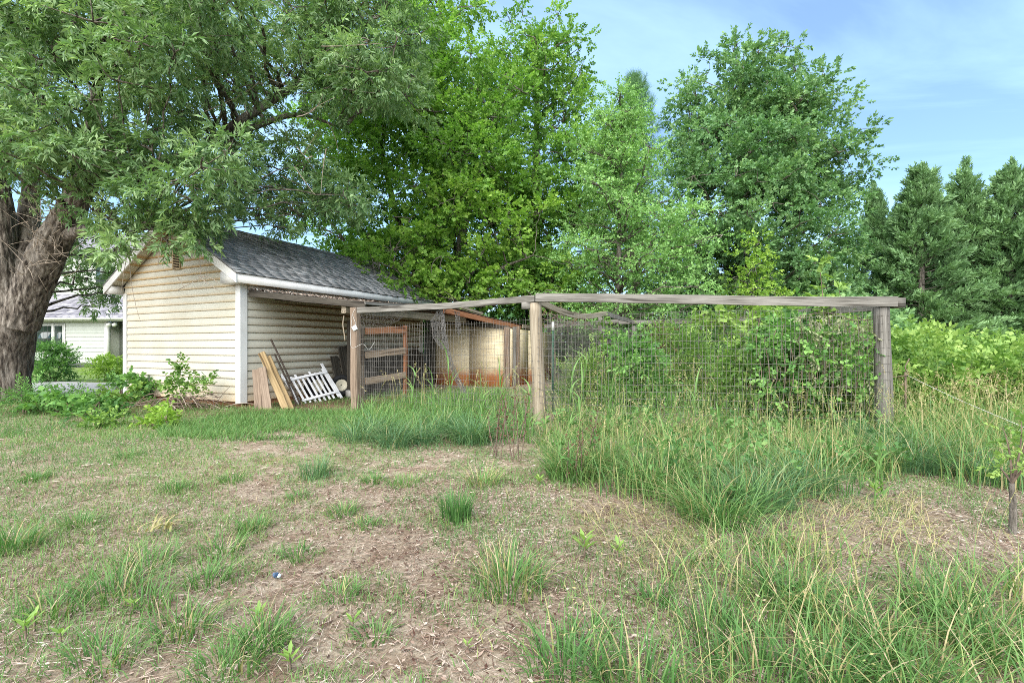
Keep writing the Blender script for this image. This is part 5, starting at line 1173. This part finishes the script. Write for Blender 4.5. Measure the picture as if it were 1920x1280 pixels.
OWN = {(560, 1040): 'small green tuft just behind the blue scrap', (640, 1110): 'small green tuft beside the blue scrap on bare straw', (275, 1060): 'wide green tuft in front of the curled dried weed', (330, 920): 'low wide tuft between the dried weed and the lush band', (240, 860): 'low wide tuft in the lawn before the mulch bed', (640, 960): 'broad soft tuft between the blue-green tuft and the dark upright one', (700, 900): 'low tuft beside the round blue-green tuft'}
LT = 'green grass tuft growing alone in the thin straw lawn'
for px, py, h, r, n_ in ((470, 990, .13, .2, 120), (275, 1060, .17, .28, 130), (420, 1030, .14, .25, 110), (215, 1115, .2, .32, 140), (500, 1205, .17, .2, 150), (345, 1180, .15, .25, 110), (25, 1030, .2, .25, 150), (640, 960, .12, .25, 150), (700, 900, .11, .22, 130), (280, 1140, .2, .2, 50), (390, 1090, .15, .22, 90), (640, 1110, .1, .18, 80), (100, 1150, .14, .25, 100), (560, 1040, .1, .2, 90), (150, 980, .12, .25, 110), (330, 920, .12, .3, 130), (60, 900, .12, .25, 110), (240, 860, .12, .3, 130), (440, 900, .11, .25, 110), (200, 1240, .15, .25, 110), (430, 1250, .14, .25, 110), (700, 1180, .08, .16, 70), (680, 985, .09, .2, 100), (560, 930, .09, .2, 80)):
    tuft(px, py, h, r, n_, M['grass'], (.2, .5), OWN.get((px, py), LT), gr1, .0055, .12, (.2, 1.3))
gr2 = 'bold grass clumps on the path'
tuft(590, 893, .24, .26, 170, M['blue_grass'], (.2, .7), 'round blue-green tuft alone on straw in front of the gate', gr2, .006, .08)
tuft(855, 968, .24, .22, 150, M['grass'], (.08, .35), 'dense upright deep green tuft on the leafy path', gr2, .0085, .06, (.05, .6))
tuft(955, 1095, .23, .36, 260, M['grass'], (.15, .5), 'spreading tuft of green and yellow blades with one tall stem', gr2, .006, .35, (.1, 1.2), 3)
tuft(760, 905, .12, .3, 150, M['grass'], (.3, .6), 'low pale green tuft beside the dark upright one', gr2, .005, .1)
tuft(905, 905, .22, .3, 150, M['grass'], (.3, .6), 'wilting grey-green tuft behind the dark upright one', gr2, .006, .4, (.5, 1.5))
gr3 = 'long leaved grass clumps at the foot of the picture'
LB = 'long leaved green grass clump standing in pale leaf litter'
for px, py, h, r, n_ in ((1060, 1255, .22, .3, 130), (1190, 1300, .26, .3, 110), (1230, 1120, .16, .16, 45), (1110, 1180, .12, .2, 60), (1330, 1180, .2, .3, 90), (1480, 1130, .26, .3, 120), (1420, 1260, .24, .35, 130), (1600, 1200, .24, .35, 130), (1760, 1150, .24, .3, 110), (1850, 1220, .24, .35, 130), (1560, 1290, .24, .3, 110), (1700, 1290, .22, .3, 110)):
    tuft(px, py, h, r, n_, M['grass'], (.12, .45), OWN2.get((px, py), LB), gr3, .0075, .12, (.15, 1.1), 2)
gr4 = 'drooping tussocks along the run'
LD = 'drooping blue-green tussock in front of the gate'
for px, py, h, r, n_ in ((668, 832, .38, .42, 210), (738, 838, .36, .4, 230), (790, 830, .42, .4, 220), (705, 815, .45, .4, 180), (885, 828, .46, .5, 400), (830, 812, .45, .4, 170)):
    tuft(px, py, h, r, n_, M['blue_grass'], (.1, .6), OWN2.get((px, py), LD), gr4, .0085, .1, (.4, 1.7), 0)
LE = 'drooping tussock in the tall grass outside the wire fence'
for px, py, h, r, n_ in ((1070, 890, .4, .5, 380), (1130, 880, .4, .45, 300), (1345, 975, .36, .55, 420), (1420, 950, .4, .5, 330), (1230, 920, .4, .5, 330), (1290, 900, .4, .5, 300), (1500, 920, .4, .5, 300), (1700, 880, .5, .5, 330), (1770, 870, .5, .5, 330), (1860, 900, .36, .5, 330), (1640, 840, .5, .4, 260), (1590, 880, .42, .45, 260)):
    tuft(px, py, h, r, n_, M['grass'] if px % 20 else M['blue_grass'], (.12, .55), OWN2.get((px, py), LE), gr4, .0075, .14, (.4, 1.4), 8)
# broad-bladed foxtail shoots
gr5 = 'tall foxtail shoots by the run'
LF = 'tall light green foxtail grass shoot with arching leaves'
def foxtail(px, py, ytop, label=LF):
    g = np.random.default_rng(int(px * 3 + py)); b = G(px, py); b.z = 0; hgt = (py - ytop) / F * b.y; acc = Acc()
    root = empty('foxtail_grass', b, label, 'grass', gr5); lx, ly = g.normal(0, .06, 2); stem = bez(b, b + Vector((0, 0, hgt * .5)), b + Vector((lx, ly, hgt)), 8); ta_ = Acc(); ta_.add(*tube_arr(stem, np.linspace(.006, .003, 8), 4, closed=False), .5)
    make('stem', ta_.mesh(), M['grass'], root); n_ = 9
    for k in range(n_):
        s = .12 + .85 * k / n_; c = stem[min(7, int(s * 7))]; blades(acc, np.array([c]), np.array([hgt * g.uniform(.32, .5)]), .02, g, (.5, 1.4), np.array([g.uniform(.42, .58)]), 5)
    make('leaves', acc.mesh(), M['grass'], root)
for a in ((845, 800, 655), (940, 800, 665), (905, 815, 700), (1065, 850, 690), (1085, 830, 655), (1140, 840, 700), (1300, 850, 715), (1240, 870, 745), (1420, 880, 740), (1640, 960, 815), (1655, 935, 845), (1350, 900, 760), (1520, 890, 780), (815, 810, 700), (770, 800, 690), (990, 830, 720), (1330, 780, 630)): foxtail(*a)
# dark dock stalks
def dock(px, py, ytop, n_, label):
    g = np.random.default_rng(int(px + py)); b = G(px, py); b.z = 0; hgt = (py - ytop) / F * b.y; root = empty('dock_plant', b, label, 'weed', 'dead dock stalks'); sa = Acc(); da = Acc()
    for k in range(n_):
        s0 = b + Vector((g.normal(0, .04), g.normal(0, .04), 0)); e = s0 + Vector((g.normal(0, .12), g.normal(0, .1), hgt * g.uniform(.65, 1))); st = bez(s0, (s0 + e) / 2 + Vector((g.normal(0, .03), 0, 0)), e, 9); sa.add(*tube_arr(st, np.linspace(.006, .003, 9), 4, closed=False), .5)
        for j in range(42):
            c = st[g.integers(3, 9)] + g.normal(0, .018, 3); d = unit(g.normal(0, 1, 3)); e2 = unit(np.cross(d, g.normal(0, 1, 3))); l = g.uniform(.012, .03)
            da.add([c, c + d * l * .5 + e2 * l * .4, c + d * l, c + d * l * .5 - e2 * l * .4], [(0, 1, 2, 3)], .5)
    make('stalks', sa.mesh(), M['twig'], root); tag(make('seed_heads', da.mesh(), M['seed_dark'], root), kind='stuff')
dock(930, 855, 735, 5, 'dead brown dock stalk cluster in front of the middle post'); dock(962, 862, 725, 5, 'taller dead dock stalks with dark seeds by the middle post'); dock(1110, 880, 770, 4, 'dark dock stalk in the tussocks outside the fence'); dock(1085, 905, 800, 3, 'short dark dock stalk at the tussock edge')
# broadleaf sprouts on the path
def sprout(px, py, h, n_, ll, label, group=None):
    g = np.random.default_rng(int(px * 5 + py)); b = G(px, py); b.z = float(gz(b.x, b.y)); root = empty('weed_sprout', b, label, 'weed', group); top_ = b + Vector((g.normal(0, .01), 0, h)); sa = Acc(); sa.add(*tube_arr([b, (b + top_) / 2, top_], [.005, .004, .002], 5), .5)
    make('stem', sa.mesh(), M['twig'], root)
    for k in range(n_):
        s = .45 + .55 * k / n_; c = np.array(b + (top_ - b) * s); a = k * 2.4 + g.normal(0, .2); d = unit(np.array((math.cos(a), math.sin(a), .5 + .6 * s))); sd = unit(np.cross(d, ZU)); nr = np.cross(sd, d); l = ll * g.uniform(.8, 1.15)
        rows = []
        for q, wq in ((0, .015), (.3, .12), (.65, .14), (1., .012)):
            o_c = c + d * l * q - nr * l * .08 * q * q; rows += [o_c - sd * l * wq + nr * l * wq * .25, o_c, o_c + sd * l * wq + nr * l * wq * .25]
        Q = [(3*i + j, 3*i + j + 1, 3*i + j + 4, 3*i + j + 3) for i in range(3) for j in range(2)]
        me = npmesh(np.array(rows), np.array(Q), np.full(12, g.uniform(.6, .95)), smooth=True)
        make('leaf', me, M['weed'], root)
sprout(1097, 1045, .12, 9, .09, 'bright green broadleaf sprout on pale litter beside straw')
sprout(1157, 1045, .08, 7, .06, 'small broadleaf sprout next to the larger bright one')
gr6 = 'small sprouts in the lawn'
for px, py, h, n_, ll in ((545, 1255, .07, 8, .06), (50, 1210, .09, 9, .06), (65, 1185, .07, 7, .05), (480, 1165, .05, 7, .05), (115, 1215, .06, 6, .05), (660, 1170, .05, 6, .05), (1010, 905, .06, 8, .07), (1640, 935, .1, 7, .1), (880, 1210, .04, 6, .035), (250, 1150, .05, 6, .05)):
    sprout(px, py, h, n_, ll, OWN2.get((px, py), 'small broadleaf sprout among the thin grass'), gr6)

# shrubs and vines in the run
def shrubby(px, y0, y1, Y, r, n_, sp, mat, dens, seed, label, name='overgrown_shrub', **kw):
    b = W(px, 650, Y); b.z = 0; return bush(name, label, b, dome(px, y0, y1, Y, r, n_, seed), sp, mat, dens, seed + 900, 'shrub', None, **kw)
shrubby(1395, 790, 625, 7.9, 75, 26, 'shrub', M['weed'], 24, 31, 'leafy shrub inside the run left of the vine-covered post', smin=.9, smax=1.6)
shrubby(1475, 800, 592, 7.3, 66, 30, 'weed', M['shrub'], 13, 32, 'dark green shrub pressed against the wire by the vine post', smin=.6, smax=1.0)
shrubby(1560, 800, 585, 7.2, 75, 30, 'weed', M['weed'], 12, 33, 'broad leaved green shrub behind the wire beside the big post', smin=.6, smax=1.0)
shrubby(1625, 800, 600, 7.4, 50, 22, 'weed', M['weed'], 12, 34, 'leafy shrub directly behind the big corner post', smin=.6, smax=1.0)
shrubby(1190, 785, 630, 8.6, 70, 30, 'shrub', M['shrub'], 24, 35, 'dense green weed bush in the middle of the run', smin=.9, smax=1.6)
shrubby(1255, 770, 612, 9.6, 80, 34, 'slim', M['weed'], 20, 36, 'upright slender leaved weeds in the run near the far post', droop=-.8)
shrubby(1340, 770, 640, 9.2, 60, 22, 'slim', M['weed'], 20, 37, 'slender leaved weeds beside the leafy run shrub', droop=-.8)
shrubby(1100, 775, 670, 9.0, 55, 22, 'slim', M['weed'], 20, 38, 'low slender weeds by the green steel stake', droop=-.8)
shrubby(1500, 700, 590, 10.5, 120, 26, 'weed', M['weed'], 9, 39, 'pale green weeds filling the back of the run', smin=.8, smax=1.3)
g = np.random.default_rng(600)
def vine(name, label, paths, sp, mat, n_leaf, seed, tb=(.3, .7), down=.4, rad=.006, smin=.7, smax=1.2, spread=.07):
    g = np.random.default_rng(seed); root = empty(name, Vector(paths[0][0]), label, 'vine'); sa = Acc(); la = Acc()
    for pth in paths:
        c = crv(pth, 30); sa.add(*tube_arr(c, rad, 4, closed=False), .5); i = g.integers(2, 30, n_leaf); p = c[i] + g.normal(0, spread, (n_leaf, 3)); d = unit(g.normal(0, 1, (n_leaf, 3)) + np.array((0, -.4, -down))); leaves(la, p, d, sp, g, smin, smax, g.uniform(*tb, n_leaf))
    make('stems', sa.mesh(), M['twig'], root); make('foliage', la.mesh(), mat, root)
vine('climbing_vine', 'leafy vine climbing the dark post inside the run', [[W(1512 + dx, 770, 7.8), W(1505 + dx * 2, 690, 7.7), W(1520 - dx, 630, 7.7), W(1510 + dx * 3, 590, 7.7)] for dx in (-6, 0, 6)], 'vine', M['shrub'], 60, 61)
vine('climbing_vine', 'green vines woven through the wire panel beside the corner post', [[W(1420 + k * 15, 770 - (k % 3) * 20, 6.42 - .02 * k), W(1428 + k * 15, 700, 6.4 - .02 * k), W(1418 + k * 16, 640, 6.4 - .02 * k), W(1425 + k * 15, 595 + (k * 37) % 50, 6.4 - .02 * k)] for k in range(14)], 'vine', M['shrub'], 20, 67, (.3, .95), smin=.4, smax=.7, spread=.06)
vine('wilted_vine', 'wilted pale vine hanging on the wire next to the corner post', [[W(1500 + k * 18, 590 + (k % 3) * 8, 6.25), W(1505 + k * 18, 640, 6.3), W(1512 + k * 16, 700 + (k % 4) * 12, 6.3)] for k in range(8)] + [[W(1500, 592, 6.3), W(1550, 586, 6.25), W(1600, 600, 6.25), W(1640, 598, 6.2)]], 'wilt', M['pale_weed'], 26, 62, down=1.6, smin=.4, smax=.85)
vine('climbing_vine', 'green vine with an orange dead leaf on the back run post', [[W(1118, 690, 10.2), W(1130, 650, 10.1), W(1122, 610, 10.1), W(1140, 596, 10.1)]], 'vine', M['weed'], 36, 63)
vine('climbing_vine', 'bright vine trailing along the far run rail', [[W(1290, 640, 12.2), W(1300, 600, 12.1), W(1340, 588, 12.1), W(1400, 596, 12.0), W(1440, 590, 12.)]], 'vine', M['weed'], 90, 64, (.6, .95), smin=1., smax=1.6)
vine('purple_vine', 'dark purple-brown dead vine hanging from the far rail', [[W(1240 + 6 * k, 600, 12.6), W(1243 + 5 * k, 620, 12.6), W(1238 + 7 * k, 645, 12.6)] for k in range(3)], 'wilt', M['dead_frond'], 40, 65, down=1.2, smin=1., smax=1.8)
vine('dead_vine', 'tangle of dead grey vine over the coop roof edge', [[W(1000, 585, 9.5), W(1025, 600, 9.6), W(1050, 590, 9.7), W(1075, 606, 9.8), W(1100, 596, 9.9)], [W(1005, 600, 9.5), W(1030, 586, 9.6), W(1060, 604, 9.7), W(1090, 590, 9.8)]], 'wilt', M['dead_frond'], 24, 66, smin=.5, smax=.9)
# pokeweed shoot rising above the rail
def poke(px, ybase, ytop, Y, n_, label, seed):
    g = np.random.default_rng(seed); b = W(px, 650, Y); b.z = 0; top_ = W(px - 12, ytop, Y); root = empty('pokeweed', b, label, 'weed'); st = bez(b, b + Vector((.05, 0, 1.2)), top_, 14); sa = Acc(); sa.add(*tube_arr(st, np.linspace(.012, .004, 14), 6, closed=False), .5); make('stem', sa.mesh(True), M['twig'], root)
    la = Acc(); i = g.integers(5, 14, n_); leaves(la, st[i], unit(g.normal(0, 1, (n_, 3)) * np.array((1, 1, .3)) + np.array((0, 0, .15))), 'big_leaf', g, .6, 1.05, g.uniform(.5, .9, n_)); make('foliage', la.mesh(), M['weed'], root)
poke(1548, 800, 492, 7.3, 34, 'pokeweed shoot rising above the long rail', 71); poke(1585, 800, 540, 7.4, 24, 'shorter pokeweed shoot just topping the long rail', 72)
# weed thicket right of the corner post
g = np.random.default_rng(610); tc2 = []
for k in range(150):
    x = g.uniform(1690, 2080); Y = g.uniform(7.2, 15); zt_ = np.interp(x, [1690, 1760, 1850, 1920, 2080], [1.62, 1.5, 1.38, 1.3, 1.25]) * np.interp(Y, [7, 10, 15], [.88, 1.0, 1.05]) * g.uniform(.7, 1.02)
    w_ = W(x, 650, Y); tc2.append(((w_.x, w_.y, zt_ - .3), (.5, .5, .34)))
    if k % 2: tc2.append(((w_.x, w_.y - .2, zt_ * .45), (.5, .45, .3)))
p, d, t, SB = clump_sprays(tc2, g, 9, (5, 8), .5, -.2, tspread=.7)
ok = p[:, 2] > .03; acc = Acc(); leaves(acc, p[ok], d[ok], 'weed', g, .55, 1.1, np.clip(t[ok] + .05, 0, 1))
p2 = np.stack([g.uniform(5.2, 14, 500), g.uniform(6.4, 14, 500), np.zeros(500)], -1); p2 = p2[(pxy(p2)[0] > 1700)]; blades(acc, p2, g.uniform(.9, 1.6, len(p2)), .014, g, (.15, .7), g.uniform(.5, .8, len(p2)), 4)
tag(make('weed_thicket', acc.mesh(), M['weed']), 'dense light green weed thicket beyond the corner post', 'weeds', kind='stuff')
acc = Acc(); ST = [(1690, 760), (1990, 720), (2050, 830), (1720, 830)]
p = sample_poly(ST, 26, g); stalks(acc, p, g.uniform(.6, 1.0, len(p)), g, .006, (.78, .97), sz=.024); n_ = 900; p = sample_poly(ST, 120, g); blades(acc, p, g.uniform(.35, .7, len(p)), .010, g, (.2, 1.1), g.uniform(.25, .75, len(p)), 3)
tag(make('thicket_grass', acc.mesh(), M['grass']), 'straw coloured grass in front of the weed thicket', 'grass', kind='stuff')
# leafy weeds and brush by the shed front
def lowweeds(px, py, w, n_, sp, mat, label, seed, hz=.25, smin=.6, smax=1.1, name='leafy_weed'):
    g = np.random.default_rng(seed); b = G(px, py); cl_ = [((b.x + g.normal(0, w * .5), b.y + g.normal(0, w * .35), hz * g.uniform(.3, 1)), (.14, .14, .10)) for _ in range(n_)]
    return bush(name, label, b, cl_, sp, mat, 7, seed, 'weed', None, 5, smin=smin, smax=smax)
lowweeds(165, 786, .36, 5, 'vine', M['shrub'], 'leafy green weeds with round leaves in the mulch before the shed', 81, .3, .5, .9)
lowweeds(120, 780, .35, 5, 'vine', M['shrub'], 'low dark leafy weeds between the oak and the mulch bed', 82, .22)
lowweeds(50, 778, .22, 10, 'slim', M['shrub'], 'ferny green weed at the foot of the oak', 83, .42)
lowweeds(228, 768, .22, 4, 'vine', M['weed'], 'leafy weed sprawling at the left shed corner', 84, .3)
lowweeds(262, 752, .16, 7, 'vine', M['shrub'], 'dark ivy sprout against the shed front', 85, .45)
lowweeds(205, 800, .25, 4, 'weed', M['weed'], 'low pale weeds at the mulch edge', 86, .12, .4, .7)
lowweeds(300, 798, .2, 5, 'vine', M['lime_shrub'], 'small yellow-green weed in front of the brush pile', 87, .16, .4, .7)
lowweeds(150, 752, .5, 5, 'shrub', M['shrub'], 'scrubby weeds along the driveway edge', 88, .2)
lowweeds(222, 745, .3, 5, 'shrub', M['shrub'], 'thin dark shrub beside the left shed corner', 89, .4)
bb = G(335, 770); bb.z = 0; brush = empty('brush_pile', bb, 'pile of bare twigs with green vine sprouts against the shed front', 'brush pile'); g = np.random.default_rng(640)
for k in range(70):
    s0 = np.array(bb) + np.array((g.normal(0, .3), g.normal(0, .12), g.uniform(0, .3))); a = g.uniform(0, 2 * math.pi); L = g.uniform(.25, .75); e = s0 + np.array((math.cos(a) * L * 1.2, -abs(math.sin(a)) * L * .6, -s0[2] * g.uniform(.3, .95) + .02)); m_ = (s0 + e) / 2 + np.array((0, 0, g.uniform(.03, .22)))
    tube('twig', bez(s0, m_, e, 7), np.linspace(g.uniform(.006, .013), .004, 7), M['pale_twig'] if k % 3 == 0 else M['twig'], brush, 4)
cl_ = [((bb.x + dx, bb.y + dy, zz_), (r, r, r)) for dx, dy, zz_, r in ((-.25, .1, .45, .14), (-.05, .1, .5, .17), (.1, .15, .4, .15), (.3, .2, .42, .13), (-.1, .15, .7, .1), (-.12, .18, .85, .07), (.4, .2, .55, .07), (-.4, .1, .3, .15), (0, .05, .3, .2), (.2, .05, .25, .15))]
p, d, t, SB = clump_sprays(cl_, g, 34, (4, 6), .5, 0); la = Acc(); leaves(la, p, d, 'vine', g, .45, .8, t); make('vine_leaves', la.mesh(), M['weed'], brush)
for k in range(9):
    x = g.uniform(250, 420); s0 = np.array(G(x, 772)); tube('twig', bez(s0, s0 + np.array((g.normal(0, .2), 0, .25)), s0 + np.array((g.normal(0, .4), -.05, g.uniform(.15, .5))), 7), np.linspace(.007, .003, 7), M['twig'], brush, 4)

# small things on the right and in the yard
r0, r1 = W(1700, 703, 6.4), W(1925, 803, 4.3)
ext = r1 + (r1 - r0) * .35; stake_b = Vector((ext.x, ext.y, 0))
rp = empty('white_rope', r0, 'thin white rope stretched down through the weeds beside the corner post', 'rope')
tube('line', crv([r0, (r0 + r1) / 2 + Vector((0, 0, -.015)), r1, ext], 24), .0035, M['rope'], rp, 5)
tube('peg', [stake_b + Vector((0, 0, -.1)), (stake_b + ext) / 2, ext + Vector((0, 0, .05))], .018, M['twig'], rp, 6)
tube('anchor_twig', crv([Vector((r0.x - .3, r0.y + .1, r0.z - .05)), r0, r0 + Vector((.02, .05, .1)), r0 + Vector((.12, .1, .22))], 12), .007, M['twig'], rp, 5)
tube('anchor_stick', [Vector((r0.x, r0.y + .03, -.1)), Vector((r0.x + .01, r0.y + .03, .4)), Vector((r0.x, r0.y + .02, r0.z + .04))], .012, M['twig'], rp, 5)
sb_ = G(1897, 1000); sb_.z = 0; sap = empty('sapling', sb_, 'thin bare sapling with few reddish leaves at the litter edge', 'sapling'); sa = Acc(); g = np.random.default_rng(650)
tops = [W(1880, 800, 2.95), W(1915, 790, 2.85), W(1925, 860, 2.8), W(1870, 870, 3.0), W(1935, 770, 2.9)]
f_ = W(1897, 905, 2.9); sa.add(*tube_arr(crv([sb_ + Vector((0, 0, -.05)), sb_ + Vector((.01, 0, .12)), f_], 10), np.linspace(.022, .013, 10), 8), .5)
make('trunk', sa.mesh(True), M['grey_bark'], sap); la = Acc(); ba = Acc()
for t_ in tops:
    c = bez(f_, (f_ + t_) / 2 + Vector((g.normal(0, .03), 0, .03)), t_, 9); ba.add(*tube_arr(c, np.linspace(.008, .002, 9), 5, closed=False), .5); i = g.integers(3, 9, 7); leaves(la, c[i], unit(g.normal(0, 1, (7, 3))), 'shrub', g, .4, .8, g.uniform(.5, 1, 7))
make('branches', ba.mesh(), M['twig'], sap); make('foliage', la.mesh(), M['weed'], sap)
bl = G(519, 1082); ball = empty('foil_scrap', bl, 'small crumpled blue and white scrap lying in the lawn', 'scrap')
g = np.random.default_rng(660)
for nm, mt, off, s in (('blue_foil', plain('blue_foil', (.06, .10, .17), .4, .3, 60, .3), -.006, .014), ('white_foil', plain('white_foil', (.6, .66, .7), .3, .2, 60, .2), .011, .010)):
    th, ph_ = np.meshgrid(np.linspace(0, 2 * math.pi, 13)[:-1], np.linspace(.15, math.pi - .15, 7)); rr = s * (1 + g.normal(0, .16, th.shape))
    V = np.stack([bl.x + off + rr * np.sin(ph_) * np.cos(th), bl.y + rr * np.sin(ph_) * np.sin(th), bl.z + s * .85 + rr * np.cos(ph_) * .9], -1); Q = [(i*12 + k, i*12 + (k+1) % 12, (i+1)*12 + (k+1) % 12, (i+1)*12 + k) for i in range(6) for k in range(12)]
    me = pyd(V.reshape(-1, 3), Q + [tuple(range(11, -1, -1)), tuple(72 + k for k in range(12))]); make(nm, me, mt, ball)
dc = G(297, 998); dcr = empty('dried_weed', dc, 'curled tan dried weed lying in the lawn', 'weed'); la = Acc(); g = np.random.default_rng(670)
n_ = 26; p = np.stack([dc.x + g.normal(0, .05, n_), dc.y + g.normal(0, .04, n_), np.full(n_, .02)], -1); blades(la, p, g.uniform(.06, .14, n_), .014, g, (.9, 1.8), g.uniform(.8, .95, n_), 4); make('leaves', la.mesh(), M['grass'], dcr)
